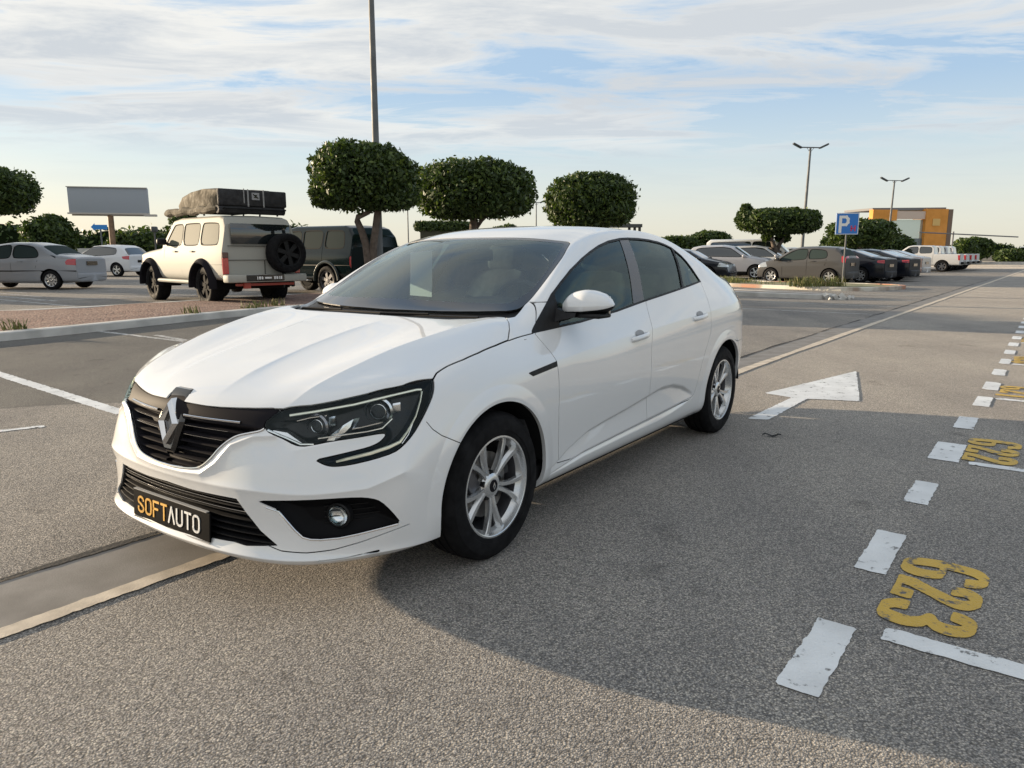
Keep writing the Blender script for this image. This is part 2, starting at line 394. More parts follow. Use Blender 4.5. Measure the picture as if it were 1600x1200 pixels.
# ---------------------------------------------------------------- ground, paint, kerbs
def asphalt_mat(name, dark=(.030,.029,.029), mid=(.085,.080,.076), light=(.30,.275,.24), sc=95, tint=None, bump=.55, sheen=.2):
    m = bpy.data.materials.new(name); m.use_nodes = True; MATS[name] = m
    nt, new, link = NT(m); b = nt.nodes['Principled BSDF']; tc = new('ShaderNodeTexCoord'); P = tc.outputs['Object']
    vo = new('ShaderNodeTexVoronoi'); link(P, vo.inputs['Vector']); vo.inputs['Scale'].default_value = sc; vo.inputs['Randomness'].default_value = 1
    sx = new('ShaderNodeSeparateColor'); link(vo.outputs['Color'], sx.inputs[0])
    n1 = new('ShaderNodeTexNoise'); link(P, n1.inputs['Vector']); n1.inputs['Scale'].default_value = sc*.8; n1.inputs['Detail'].default_value = 3; n1.inputs['Roughness'].default_value = .7
    stone = ramp(new, link, sx.outputs[0], [(0, dark), (.3, mid), (.72, tuple(.62*a+.38*c for a, c in zip(mid, light))), (1, light)])
    pit = ramp(new, link, vo.outputs['Distance'], [(.30, 1), (.70, .38)])
    mu = new('ShaderNodeMix', data_type='RGBA', blend_type='MULTIPLY'); mu.inputs[0].default_value = 1; link(stone, mu.inputs[6]); link(pit, mu.inputs[7])
    fi = ramp(new, link, n1.outputs[0], [(.3, .62), (.7, 1.3)])
    m2 = new('ShaderNodeMix', data_type='RGBA', blend_type='MULTIPLY'); m2.inputs[0].default_value = 1; link(mu.outputs[2], m2.inputs[6]); link(fi, m2.inputs[7])
    # broad wear: tyre tracks, stains
    n2 = new('ShaderNodeTexNoise'); link(P, n2.inputs['Vector']); n2.inputs['Scale'].default_value = .55; n2.inputs['Detail'].default_value = 6; n2.inputs['Roughness'].default_value = .6
    wr = ramp(new, link, n2.outputs[0], [(.30, (.74,.74,.76)), (.70, (1.20,1.17,1.12))])
    m3 = new('ShaderNodeMix', data_type='RGBA', blend_type='MULTIPLY'); m3.inputs[0].default_value = 1; link(m2.outputs[2], m3.inputs[6]); link(wr, m3.inputs[7])
    mp = new('ShaderNodeMapping'); link(P, mp.inputs[0]); mp.inputs['Rotation'].default_value = (0, 0, R(36.5)); mp.inputs['Scale'].default_value = (1.4, .05, 1)
    n3 = new('ShaderNodeTexNoise'); link(mp.outputs[0], n3.inputs['Vector']); n3.inputs['Scale'].default_value = 1.0; n3.inputs['Detail'].default_value = 4
    tr = ramp(new, link, n3.outputs[0], [(.35, (.88,.88,.89)), (.65, (1.1,1.09,1.07))])
    m4 = new('ShaderNodeMix', data_type='RGBA', blend_type='MULTIPLY'); m4.inputs[0].default_value = 1; link(m3.outputs[2], m4.inputs[6]); link(tr, m4.inputs[7])
    # oil drips and stains: scattered darker spots with soft edges
    n5 = new('ShaderNodeTexNoise'); link(P, n5.inputs['Vector']); n5.inputs['Scale'].default_value = 2.3; n5.inputs['Detail'].default_value = 7; n5.inputs['Roughness'].default_value = .65
    st = ramp(new, link, n5.outputs[0], [(.30, (.58,.58,.60)), (.40, (1,1,1)), (.66, (1,1,1)), (.78, (1.15,1.14,1.12))])
    m5 = new('ShaderNodeMix', data_type='RGBA', blend_type='MULTIPLY'); m5.inputs[0].default_value = 1; link(m4.outputs[2], m5.inputs[6]); link(st, m5.inputs[7]); m4 = m5
    link(m4.outputs[2], b.inputs['Base Color']); b.inputs['Roughness'].default_value = .85; b.inputs['Specular IOR Level'].default_value = .2; b.inputs['Sheen Weight'].default_value = sheen; b.inputs['Sheen Roughness'].default_value = .45; b.inputs['Sheen Tint'].default_value = (1,.92,.82,1)
    hs = new('ShaderNodeMath', operation='MULTIPLY_ADD'); link(vo.outputs['Distance'], hs.inputs[0]); hs.inputs[1].default_value = -1; link(n1.outputs[0], hs.inputs[2])
    bp = new('ShaderNodeBump'); bp.inputs['Strength'].default_value = bump; bp.inputs['Distance'].default_value = .006; link(hs.outputs[0], bp.inputs['Height']); link(bp.outputs[0], b.inputs['Normal'])
    return m
M_ASPH = asphalt_mat('asphalt', dark=(.16,.16,.165), mid=(.25,.248,.247), light=(.60,.56,.50), sc=165, bump=.6)
M_CONC = mat('gutter_concrete', (.19,.178,.165), .85, noise=(5, .18), bump=(140, .35, .002))
M_EDGE = mat('edge_mortar', (.52,.45,.36), .9, noise=(9, .25), bump=(120, .4, .003))
M_CRACK = mat('crack_tar', (.018,.018,.018), .9, bump=(60, .5, .01))

def paint_mat(name, col, wear=.42, hole=(.09,.085,.08)):
    m = bpy.data.materials.new(name); m.use_nodes = True; MATS[name] = m
    nt, new, link = NT(m); b = nt.nodes['Principled BSDF']; tc = new('ShaderNodeTexCoord'); P = tc.outputs['Object']
    n = new('ShaderNodeTexNoise'); link(P, n.inputs['Vector']); n.inputs['Scale'].default_value = 14; n.inputs['Detail'].default_value = 9; n.inputs['Roughness'].default_value = .72
    n2 = new('ShaderNodeTexNoise'); link(P, n2.inputs['Vector']); n2.inputs['Scale'].default_value = 3.5; n2.inputs['Detail'].default_value = 3
    c0 = tuple(c*.80 for c in col)
    base = ramp(new, link, n2.outputs[0], [(.35, c0), (.65, col)])
    k = ramp(new, link, n.outputs[0], [(wear-.06, 0), (wear, 1)])
    mx = new('ShaderNodeMix', data_type='RGBA'); link(k, mx.inputs[0]); mx.inputs[6].default_value = hole+(1,); link(base, mx.inputs[7])
    link(mx.outputs[2], b.inputs['Base Color']); b.inputs['Roughness'].default_value = .62
    vo = new('ShaderNodeTexVoronoi'); link(P, vo.inputs['Vector']); vo.inputs['Scale'].default_value = 95
    bp = new('ShaderNodeBump'); bp.inputs['Strength'].default_value = .55; bp.inputs['Distance'].default_value = .005; bp.invert = True; link(vo.outputs['Distance'], bp.inputs['Height']); link(bp.outputs[0], b.inputs['Normal'])
    return m
M_PW = paint_mat('white_road_paint', (.74,.75,.75), .42); M_PY = paint_mat('yellow_road_paint', (.58,.37,.05), .455); M_PF = paint_mat('faded_road_paint', (.50,.49,.47), .49)

g = G(); g.add([(-900,-80,0),(900,-80,0),(900,2500,0),(-900,2500,0)], [(0,1,2,3)])
obj('ground', g, [M_ASPH], smooth=False, recalc=False, kind='structure')

_gl = asphalt_mat('asphalt_left', dark=(.17,.168,.168), mid=(.265,.257,.246), light=(.60,.55,.49), sc=165, bump=.6, sheen=.04)
_e = np.array((.6,.8)); _n = np.array((-.8,.6)); _o = np.array((-1.25,2.99))+_n*.3
g = G(); _q = [_o-_e*14, _o+_e*70, _o+_e*70+_n*90, _o-_e*14+_n*90]; g.add([(p[0],p[1],.0008) for p in _q], [(0,1,2,3)]); obj('asphalt_lane', g, [_gl], smooth=False, recalc=False, kind='structure')
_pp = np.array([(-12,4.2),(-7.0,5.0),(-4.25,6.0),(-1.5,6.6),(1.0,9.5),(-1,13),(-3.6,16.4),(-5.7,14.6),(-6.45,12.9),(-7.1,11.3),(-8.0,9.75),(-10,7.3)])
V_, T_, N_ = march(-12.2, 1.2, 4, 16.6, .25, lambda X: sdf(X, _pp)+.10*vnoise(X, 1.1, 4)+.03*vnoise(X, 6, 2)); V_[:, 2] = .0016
mesh_arrays('asphalt_dark_sheet', V_, T_, None, [asphalt_mat('asphalt_dark_fine', dark=(.12,.12,.118), mid=(.17,.167,.158), light=(.30,.29,.265), sc=190, bump=.35, sheen=.02)], kind='structure')  # darker, finer-grained sheet laid over the ground on the left

def local(o, e, n, V, z):
    V = np.asarray(V, float); W = np.array(o)[None, :]+V[:, :1]*np.array(e)[None, :]+V[:, 1:2]*np.array(n)[None, :]
    return np.hstack([W, np.full((len(W), 1), z)])
def paint(name, o, e, x0, x1, y0, y1, fn, m, h=.02, z=.004, rough=.006, seed=0, kind='structure', fine=28, **tags):
    """flat painted mark: fn(local points)<0 inside, in the frame o + x*e + y*n (n = e turned left)"""
    e = np.array(e, float); e /= np.linalg.norm(e); n = np.array([-e[1], e[0]])
    f = lambda X: fn(X) + rough*(.7*vnoise(X, fine, seed)+.5*vnoise(X, fine*3.1, seed+3))
    V, T, N = march(x0, x1, y0, y1, h, f)
    return mesh_arrays(name, local(o, e, n, V, z), T, None, [m], kind=kind, **tags)
def rect(x0, x1, y0, y1): return lambda X: np.maximum(np.maximum(x0-X[:, 0], X[:, 0]-x1), np.maximum(y0-X[:, 1], X[:, 1]-y1))

# the gutter that runs up the car park, its light mortar edge and the dark crack along its other side
GO, GE = (-1.25, 2.99), (.600, .800)
paint('gutter', GO, GE, -6, 70, -.02, .50, lambda X: np.maximum(-.0-X[:, 1], X[:, 1]-np.interp(X[:, 0], [-1.5,0,6,20,70], [.47,.44,.37,.36,.36])), M_CONC, h=.09, z=.003, rough=.004)
paint('gutter_edge', GO, GE, -6, 70, -.12, .05, lambda X: np.abs(X[:, 1]+.012)-np.interp(X[:, 0], [-2,5,70], [.036,.05,.07])-.018*vnoise(X, .8, 5), M_EDGE, h=.03, z=.006, rough=.010)
paint('gutter_crack', GO, GE, -6, 45, .25, .60, lambda X: np.abs(X[:, 1]-np.interp(X[:, 0], [-1.5,0,6,20,70], [.48,.455,.375,.36,.36])-.02*vnoise(X, 1.3, 9))-.017-.012*vnoise(X, 2.1, 2), M_CRACK, h=.03, z=.007, rough=.008)

# dashed lane line (half-metre dashes) and the stall lines with their numbers
LD = np.array((.592, .806)); LN = np.array((-.806, .592))
dashes = [((.99,2.19),.50,.125,'wide'),((1.607,3.03),.52,.12,''),((2.215,3.825),.44,.115,''),((2.84,4.655),.52,.15,''),((3.463,5.485),.47,.13,''),((4.105,6.30),.51,.12,''),((4.665,7.055),.52,.13,''),
          ((5.28,7.89),.50,.12,''),((5.88,8.70),.50,.11,''),((6.49,9.535),.5,.12,''),((7.09,10.36),.5,.12,'')]
for k in range(11, 40): dashes.append(((7.09+.592*1.02*(k-10), 10.36+.806*1.02*(k-10)), .5, .12, ''))
dl = G()
for i, (c, L, w_, t) in enumerate(dashes):
    if i == 3: w_ = .17
    paint('lane_dash', c, LD, -L/2-.05, L/2+.05, -w_/2-.05, w_/2+.05, rect(-L/2, L/2, -w_/2, w_/2), M_PW, h=.012 if i < 6 else .05, seed=i*3+1, rough=.0055)
SE = -LN       # into the stalls (to the right)
for k, o in enumerate([(1.245,2.335),(2.80,4.40),(4.28,6.44)]+[(4.28+.592*2.55*j, 6.44+.806*2.55*j) for j in range(1, 14)]):
    w_ = .10 if k == 0 else .085
    paint('stall_line', o, SE, -.03, 5.0, -.12, .12, lambda X: np.maximum(np.abs(X[:, 1])-w_/2, np.maximum(-X[:, 0]+.02, X[:, 0]-4.8)), M_PW, h=.016 if k < 2 else .04, seed=40+k, rough=.008, fine=14)

# stall numbers: fat pen digits, read from inside the stall
def stroke(P, w0, t0=.012):
    """broad-nib stroke: P polyline in unit digit space; nib is wide along x"""
    P = np.array(P, float)
    def f(X):
        d = np.full(len(X), 9.)
        for a, b in zip(P[:-1], P[1:]):
            for q in np.linspace(0, 1, max(5, int(np.hypot(*(b-a))/.006))):
                c = a+(b-a)*q; d = np.minimum(d, np.hypot(np.maximum(np.abs(X[:, 0]-c[0])-w0/2+t0, 0), X[:, 1]-c[1])-t0)
        return d
    return f
def cr(P, n=6):
    P = [np.array(p, float) for p in P]; P = [2*P[0]-P[1]]+P+[2*P[-1]-P[-2]]; out = []
    for i in range(1, len(P)-2):
        for t in np.linspace(0, 1, n, endpoint=(i == len(P)-3)):
            a, b, c, d = P[i-1:i+3]; out.append(.5*((2*b)+(-a+c)*t+(2*a-5*b+4*c-d)*t*t+(-a+3*b-3*c+d)*t**3))
    return out
DIG = {'6': [cr([(.185,.27),(.165,.315),(.115,.33),(.06,.29),(.045,.20),(.045,.11),(.075,.03),(.12,.008),(.165,.035),(.18,.10),(.16,.155),(.12,.165)])],
       '2': [cr([(.055,.235),(.05,.28),(.10,.325),(.155,.30),(.17,.25),(.13,.18),(.085,.11),(.06,.075)]), [(.055,.06),(.055,.025)], [(.05,.022),(.175,.022)], [(.175,.02),(.18,.075)]],
       '3': [cr([(.05,.26),(.07,.31),(.12,.325),(.165,.28),(.16,.21),(.115,.175),(.16,.15),(.18,.09),(.155,.02),(.10,.005),(.055,.04),(.05,.08)])],
       '1': [[(.12,.0),(.12,.33)]], '0': [cr([(.11,.005),(.05,.08),(.05,.25),(.11,.325),(.17,.25),(.17,.08),(.11,.005)])],
       '9': [cr([(.04,.06),(.08,.005),(.14,.03),(.17,.15),(.16,.28),(.11,.325),(.055,.28),(.05,.21),(.09,.16),(.14,.17)])]}
def number(txt, o, e_read, m, h=.008, label=None):
    # e_read: direction of reading along the ground
    e = np.array(e_read); up = np.array([-e[1], e[0]])
    strokes = []
    for i, ch in enumerate(txt):
        for st in DIG[ch]: strokes.append((i*.238, st))
    fs = [(dx, stroke(P, .088, .013)) for dx, P in strokes]
    def fn(X):
        d = np.full(len(X), 9.)
        for dx, f in fs: d = np.minimum(d, f((X-np.array([dx, 0]))*np.array([1, 1.14])))
        return d
    return paint('stall_number', o, e, -.03, .245*len(txt)+.03, -.04, .38, fn, m, h=h, rough=.003, seed=ord(txt[-1]), z=.0055)
number('623', (1.70,2.99), -LD, M_PY, h=.006)
number('622', (3.22,5.03), -LD, M_PY, h=.009)
for k in range(2, 9):
    o = (4.78+.592*2.55*(k-2), 7.09+.806*2.55*(k-2)); number({2:'621',3:'620',4:'619'}.get(k, '61%d' % (22-k) if False else '619'), o, -LD, M_PY, h=.02)

# direction arrow
A = [(3.76,7.96),(2.35,6.69),(2.55,6.48),(2.60,6.42),(2.9,6.33)]
AR = np.array([(1.83,5.61),(1.99,5.58),(2.62,6.42),(3.03,6.30),(3.77,7.97),(2.33,6.68),(2.50,6.47)])
c0 = AR.mean(0); paint('arrow_marking', (0,0), (1,0), 1.7, 3.9, 5.4, 8.1, lambda X: sdf(X, AR), M_PW, h=.03, rough=.008)
# left-hand markings
def bar(name, a, b, w_, m, seed=0, z=.004, h=.025, rough=.012):
    a = np.array(a, float); b = np.array(b, float); L = np.linalg.norm(b-a)
    return paint(name, a, b-a, -.05, L+.05, -w_, w_, rect(0, L, -w_/2, w_/2), m, h=h, seed=seed, z=z, rough=rough)
bar('stall_line', (-9.4,11.05), (-3.12,5.80), .12, M_PW, 70)
bar('stall_line', (-6.2,3.55), (-3.49,5.37), .07, M_PW, 71)
bar('stall_line', (-8.2,13.1), (-3.2,9.6), .10, M_PF, 72); bar('stall_line', (-5.6,11.55), (-2.0,8.3), .10, M_PF, 75)
number('619', (-3.52,6.62), (.806,-.592), M_PY, h=.02)
for k in range(7):
    p = np.array((-10.5-1.52*k*1.1, 17.8+2.0*k)); bar('stall_line', p, p+np.array((-4.2,3.1)), .12, M_PF, 76+k, h=.05)
for k in range(9):
    p = np.array((7.6+1.6*k, 15.5+2.2*k)); bar('stall_line', p, p+np.array((-2.6,1.9)), .10, M_PF, 90+k, h=.05)
bar('stall_line', (-16,17), (-7.0,25.5), .14, M_PF, 99, h=.05); bar('stall_line', (-24,21), (-10,30), .14, M_PF, 98, h=.05)

# kerbed island on the left: stone kerb and reddish gravel bed
def ribbon(name, P, prof, m, closed=False, **tags):
    """sweep a profile (offset to the left, height) along a ground polyline"""
    P = [np.array(p, float) for p in P]; rows = []; n = len(P)
    for i, p in enumerate(P):
        a = P[(i-1) % n] if (closed or i > 0) else p; b = P[(i+1) % n] if (closed or i < n-1) else p
        t = (b-a)/np.linalg.norm(b-a); nn = np.array([-t[1], t[0]])
        rows.append([(p[0]+nn[0]*o, p[1]+nn[1]*o, z) for o, z in prof])
    g = G(); g.grid(rows, closeu=closed)
    if not closed: g.add(rows[0], [tuple(range(len(prof)))]); g.add(rows[-1], [tuple(range(len(prof)))])
    return obj(name, g, [m], smooth=False, **tags)
M_KERB = mat('kerb_stone', (.50,.485,.455), .8, noise=(2.2, .22), bump=(25, .5, .01))
M_KERBR = mat('kerb_red_paint', (.42,.25,.18), .8, bump=(25, .5, .01))
def _kr():
    nt, new, link = NT(M_KERBR); b = nt.nodes['Principled BSDF']; tc = new('ShaderNodeTexCoord'); n = new('ShaderNodeTexNoise'); link(tc.outputs['Object'], n.inputs['Vector']); n.inputs['Scale'].default_value = .55; n.inputs['Detail'].default_value = 5
    link(ramp(new, link, n.outputs[0], [(.42, (.40,.19,.12)), (.50, (.33,.27,.22)), (.56, (.60,.57,.50))]), b.inputs['Base Color'])
_kr()
KP = [(-0,.0),(0,.115),(.02,.13),(.20,.13),(.21,.115),(.21,0)]
isl = [(-13.5,4.2),(-10.9,6.6),(-9.2,8.35),(-7.75,10.2),(-6.95,11.75),(-6.30,13.35),(-5.55,15.1),(-4.4,16.9),(-3.0,18.8),(-1.2,21.2),(1.2,24.4),(3.6,27.6),(4.4,28.9),(4.0,30.2),(2.6,30.6),(.6,28.4),(-2.0,25.0),(-4.6,22.6),(-6.3,21.0),(-7.9,18.3),(-9.3,16.0),(-11.0,14.2),(-14.2,11.2),(-18.0,8.0)]
def dens(P, n=5):
    return chaikin(np.array(P), 2)
IS = dens(isl)
ribbon('kerb', IS, KP, M_KERB, closed=True, label='long pale stone kerb around the reddish gravel island on the left', category='kerb')
def gravel_mat(name, cols, sc=26):
    m = bpy.data.materials.new(name); m.use_nodes = True; nt, new, link = NT(m); b = nt.nodes['Principled BSDF']; tc = new('ShaderNodeTexCoord')
    vo = new('ShaderNodeTexVoronoi'); link(tc.outputs['Object'], vo.inputs['Vector']); vo.inputs['Scale'].default_value = sc
    sx = new('ShaderNodeSeparateColor'); link(vo.outputs['Color'], sx.inputs[0]); link(ramp(new, link, sx.outputs[0], [(i/(len(cols)-1), c) for i, c in enumerate(cols)]), b.inputs['Base Color'])
    bp = new('ShaderNodeBump'); bp.inputs['Strength'].default_value = .9; bp.inputs['Distance'].default_value = .03; bp.invert = True; link(vo.outputs['Distance'], bp.inputs['Height']); link(bp.outputs[0], b.inputs['Normal']); b.inputs['Roughness'].default_value = .95
    return m
M_GRAV = gravel_mat('red_gravel', [(.09,.06,.05),(.24,.14,.11),(.17,.10,.08),(.33,.23,.185),(.14,.10,.085)])
def bed(name, P, inset, h, m, bumpy=.03, step=.35, **tags):
    P = np.array(P); lo = P.min(0); hi_ = P.max(0)
    V, T, N = march(lo[0], hi_[0], lo[1], hi_[1], step, lambda X: sdf(X, P)+inset)
    V[:, 2] = h+bumpy*vnoise(V[:, :2], 1.7, 3)+bumpy*.6*vnoise(V[:, :2], .5, 8)
    return mesh_arrays(name, V, T, None, [m], **tags)
bed('gravel_bed', IS, .20, .125, M_GRAV, .02, .3, kind='structure')
# right-hand islands
KI = [(6.2,23.2),(7.2,21.9),(8.3,20.85),(8.75,20.6),(9.2,21.0),(8.6,21.9),(7.2,23.7),(5.2,26.2),(3.8,26.4)]
ribbon('kerb', chaikin(np.array(KI), 1), KP, M_KERB, closed=True, label='low white kerb with a broken crumbling end behind the white saloon', category='kerb')
bed('island_paving', chaikin(np.array(KI), 1), .18, .12, mat('dirt_paving', (.27,.22,.18), .95, noise=(2, .2)), .01, .3, kind='structure')
K2 = [(7.0,30.5),(8.6,27.9),(10.4,25.6),(11.6,24.9),(12.9,25.4),(14.6,27.0),(13.6,28.8),(11.0,30.0),(9.3,33.5),(7.4,38.0),(5.0,41.5),(4.4,39.0)]
K2c = chaikin(np.array(K2), 2)
ribbon('kerb', K2c, KP, M_KERBR, closed=True, label='faded red painted kerb round the grass patch beside the grey hatchback', category='kerb')
bed('island_soil', K2c, .18, .115, mat('dry_soil', (.20,.19,.10), .95, noise=(3, .4)), .03, .3, kind='structure')
# rubble at the broken kerb end
random.seed(5)
g = G()
for k in range(14):
    x = 8.9+random.uniform(-.2, .7); y = 20.6+random.uniform(-.35, .35); s_ = random.uniform(.05, .16); g.box((x, y, s_*.35), (s_*1.5, s_, s_*.8), rot=(random.random(), random.random(), random.random()*6))
obj('kerb_rubble', g, [M_KERB], smooth=False, kind='stuff', label='broken pieces of kerb stone lying by the road', category='rubble')
# kerb in the far right distance
g = G(); g.box((75,78,.15), (60,.5,.3), rot=(0,0,R(-10))); obj('kerb', g, [M_KERB], label='far pale kerb strip along the end of the car park', category='kerb')

def scrap(name, c, L, w_, rz, m, label, cat):
    g = G(); P = [(L*(t-.5), w_*math.sin(t*7)*.4, .012+.008*math.sin(t*9)) for t in np.linspace(0, 1, 7)]; strip_rows = [[(x, y-w_*(.2+.8*math.sin(math.pi*(i+.5)/7.5)), z), (x, y+w_*(.2+.8*math.sin(math.pi*(i+.5)/7.5)), z+.006)] for i, (x, y, z) in enumerate(P)]
    g.grid(strip_rows); o = obj(name, g, [m], recalc=False, label=label, category=cat); o.location = (c[0], c[1], 0); o.rotation_euler = (0,0,rz); return o
scrap('plastic_scrap', (1.83, 5.05), .13, .015, R(-12), M_CRACK, 'small black scrap lying on the asphalt beside the rear wheel and arrow', 'scrap')
# grass tufts
def grass(name, pts, mats, seed, hgt=(.08,.22), n=30, spread=.35, **tags):
    rnd = random.Random(seed); g = G()
    for (x, y, z) in pts:
        for k in range(n):
            a = rnd.uniform(0, 6.28); r_ = spread*math.sqrt(rnd.random()); bx, by = x+r_*math.cos(a), y+r_*math.sin(a); h = rnd.uniform(*hgt)
            th = rnd.uniform(0, 6.28); w_ = rnd.uniform(.006, .016); lx, ly = math.cos(th)*w_, math.sin(th)*w_; dx, dy = rnd.uniform(-.5, .5)*h, rnd.uniform(-.5, .5)*h
            g.add([(bx-lx,by-ly,z),(bx+lx,by+ly,z),(bx+lx*.7+dx*.4,by+ly*.7+dy*.4,z+h*.6),(bx+dx,by+dy,z+h),(bx-lx*.7+dx*.4,by-ly*.7+dy*.4,z+h*.6)], [(0,1,2,3,4)], mi=rnd.randrange(len(mats)))
    return obj(name, g, mats, smooth=False, recalc=False, **tags)
MG = [mat('grass_a', (.09,.12,.028), .7), mat('grass_b', (.14,.16,.04), .7), mat('grass_c', (.20,.18,.07), .8)]
rnd = random.Random(3)
pts = []
while len(pts) < 300:
    x, y = rnd.uniform(4.5, 14.5), rnd.uniform(25, 41)
    if sdf(np.array([[x, y]]), K2c)[0] < -.3 and (x < 8.9+rnd.uniform(-.3,.6) or rnd.random() < .01): pts.append((x, y, .11))
grass('grass', pts, MG, 11, (.08,.24), 26, .45, kind='stuff')
grass('grass', [(9.95+.2*k, 25.95-.02*k+rnd.uniform(-.15,.15), .11) for k in range(8)], MG, 12, (.18,.42), 60, .3, kind='stuff')
grass('grass', [(-5.55,15.6,.12),(-5.45,15.9,.12),(-6.2,14.3,.12),(-7.6,11.2,.12),(-5.2,16.4,.12)], MG, 13, (.06,.2), 40, .18, kind='stuff')
# ---------------------------------------------------------------- main saloon body surface (car frame: x forward, y left, z up, origin under front axle)
def saloon_cage():
    top = [(.875,0,.725),(.852,.20,.724),(.805,.37,.730),(.735,.53,.746),(.610,.685,.772),(.455,.785,.800),(.315,.826,.826),(.05,.822,.884),
           (-.20,.803,.908),(-.40,.797,.935),(-.85,.815,.932),(-1.30,.815,.970),(-1.75,.815,1.015),(-2.2,.81,1.06),(-2.6,.785,1.092),
           (-2.95,.725,1.112),(-3.27,.685,1.068),(-3.47,.63,1.04),(-3.585,.53,1.045),(-3.62,.41,1.045),(-3.645,.28,1.045),(-3.66,.14,1.045),(-3.665,0,1.045)]
    mid = [(.925,0),(.915,.22),(.89,.41),(.825,.60),(.705,.735),(.545,.84),(.37,.892),(.05,.905),(-.2,.905),(-.42,.903),(-.85,.902),(-1.3,.902),
           (-1.75,.902),(-2.2,.904),(-2.6,.907),(-2.95,.898),(-3.26,.84),(-3.50,.74),(-3.60,.62),(-3.67,.49),(-3.695,.33),(-3.708,.17),(-3.713,0)]
    n = len(mid)
    P = np.array([(a, b) for a, b in mid]); T = np.array(top)
    tang = np.gradient(P, axis=0); tang[0] = (0, 1); tang[-1] = (0, -1)
    nrm = np.stack([tang[:, 1], -tang[:, 0]], 1); nrm /= np.linalg.norm(nrm, axis=1)[:, None]
    zf = [.186,.216,.31,.43,.54,.64]; wf = [.02,.02,.03,0.,.16,.50]; of = [.055,.006,.002,0,.0,.0]
    zs = [.195,.25,.38,.56,.70,.80]; os_ = [.085,.028,.014,0,.003,.022]
    zr = [.24,.30,.42,.58,.74,.88]; orr = [.13,.06,.02,0,.01,.02]
    verts, idx = [], {}
    def add(k, p):
        idx[k] = len(verts); verts.append(tuple(p))
    for i in range(n):
        fr = 1. if i <= 5 else (.5 if i == 6 else 0.)
        rr = 0. if i < 15 else (.4 if i == 15 else 1.)
        for l in range(6):
            pf = P[i] + (T[i, :2] - P[i])*wf[l] - nrm[i]*of[l]
            if l >= 4 and i <= 5: pf = pf
            ps = P[i] - nrm[i]*os_[l]
            pr = P[i] - nrm[i]*orr[l]
            z_s = zs[l] if l < 4 else zs[3] + (T[i, 2]-zs[3])*(.36, .68)[l-4]
            if i <= 5: pf = P[i] + (T[i, :2] - P[i])*wf[l] - nrm[i]*(of[l] if l > 1 else (.012, -.012)[l] + (0,0,0,.004,.02,.035)[i])
            q = fr*pf + rr*pr + (1-fr-rr)*ps
            z = fr*zf[l] + rr*zr[l] + (1-fr-rr)*z_s
            if fr > 0 and l == 5: z = min(z, T[i, 2]-.06)
            add(('t', i, l), (q[0], q[1], z))
        add(('t', i, 6), T[i])
    rows = {
     1: [(.72,0,.805),(.70,.19,.806),(.65,.36,.808),(.575,.50,.830),(.45,.665,.845)],
     2: [(.30,0,.908),(.29,.21,.909),(.265,.41,.905),(.235,.585,.924),(.14,.725,.920)],
     3: [(-.13,0,.990),(-.135,.22,.990),(-.145,.44,.989),(-.175,.62,.99),(-.215,.735,.978)],
     4: [(-.27,0,1.008),(-.275,.22,1.008),(-.305,.45,1.010),(-.36,.63,1.012),(-.39,.72,.998)],
     5: [(-.595,0,1.195),(-.605,.2,1.191),(-.635,.40,1.178),(-.675,.57,1.166),(-.71,.665,1.162)],
     6: [(-.97,0,1.366),(-.98,.2,1.364),(-1.01,.38,1.358),(-1.065,.51,1.350),(-1.11,.595,1.348)],
     7: [(-1.55,0,1.443),(-1.55,.2,1.441),(-1.56,.37,1.434),(-1.58,.485,1.424),(-1.60,.56,1.409)],
     8: [(-2.1,0,1.427),(-2.1,.2,1.425),(-2.09,.37,1.418),(-2.08,.485,1.408),(-2.06,.56,1.396)],
     9: [(-2.55,0,1.362),(-2.55,.2,1.36),(-2.54,.37,1.353),(-2.53,.49,1.341),(-2.51,.585,1.322)],
     10:[(-3.0,0,1.165),(-3.0,.2,1.165),(-2.99,.39,1.16),(-2.98,.53,1.152),(-2.96,.64,1.138)],
     11:[(-3.34,0,1.105),(-3.34,.18,1.105),(-3.34,.33,1.102),(-3.34,.46,1.10),(-3.32,.58,1.092)]}
    rail = {5:(-.74,.728,1.165),6:(-1.16,.652,1.320),7:(-1.62,.612,1.386),8:(-2.06,.604,1.387),9:(-2.5,.645,1.295)}
    edge = {1:6,2:7,3:8,4:9,10:15,11:16}
    for c in range(6): idx[('l',0,c)] = idx[('t',c,6)]
    for c in range(6): idx[('l',12,c)] = idx[('t',22-c,6)]
    for r in range(1,12):
        for c in range(5): add(('l',r,c), rows[r][c])
        if r in edge: idx[('l',r,5)] = idx[('t',edge[r],6)]
        else: add(('l',r,5), rail[r])
    for r in range(5,10):
        b = np.array(verts[idx[('t',r+5,6)]]); a = np.array(verts[idx[('l',r,5)]])
        m = (a+b)/2 + np.array([0,.016,.004]); add(('m',r), m)
    F = []
    for i in range(n-1):
        for l in range(6):
            F.append((idx[('t',i,l)], idx[('t',i+1,l)], idx[('t',i+1,l+1)], idx[('t',i,l+1)]))
    for r in range(12):
        for c in range(5):
            F.append((idx[('l',r,c)], idx[('l',r,c+1)], idx[('l',r+1,c+1)], idx[('l',r+1,c)]))
    for r in range(4,10):
        b0 = idx[('t',r+5,6)]; b1 = idx[('t',r+6,6)]; a0 = idx[('l',r,5)]; a1 = idx[('l',r+1,5)]
        m0 = idx.get(('m',r)); m1 = idx.get(('m',r+1))
        if m0 is None: F += [(b0,b1,m1),(b0,m1,a1)]
        elif m1 is None: F += [(b0,b1,m0),(m0,b1,a0)]
        else: F += [(b0,b1,m1,m0),(m0,m1,a1,a0)]
    return np.array(verts), F, idx

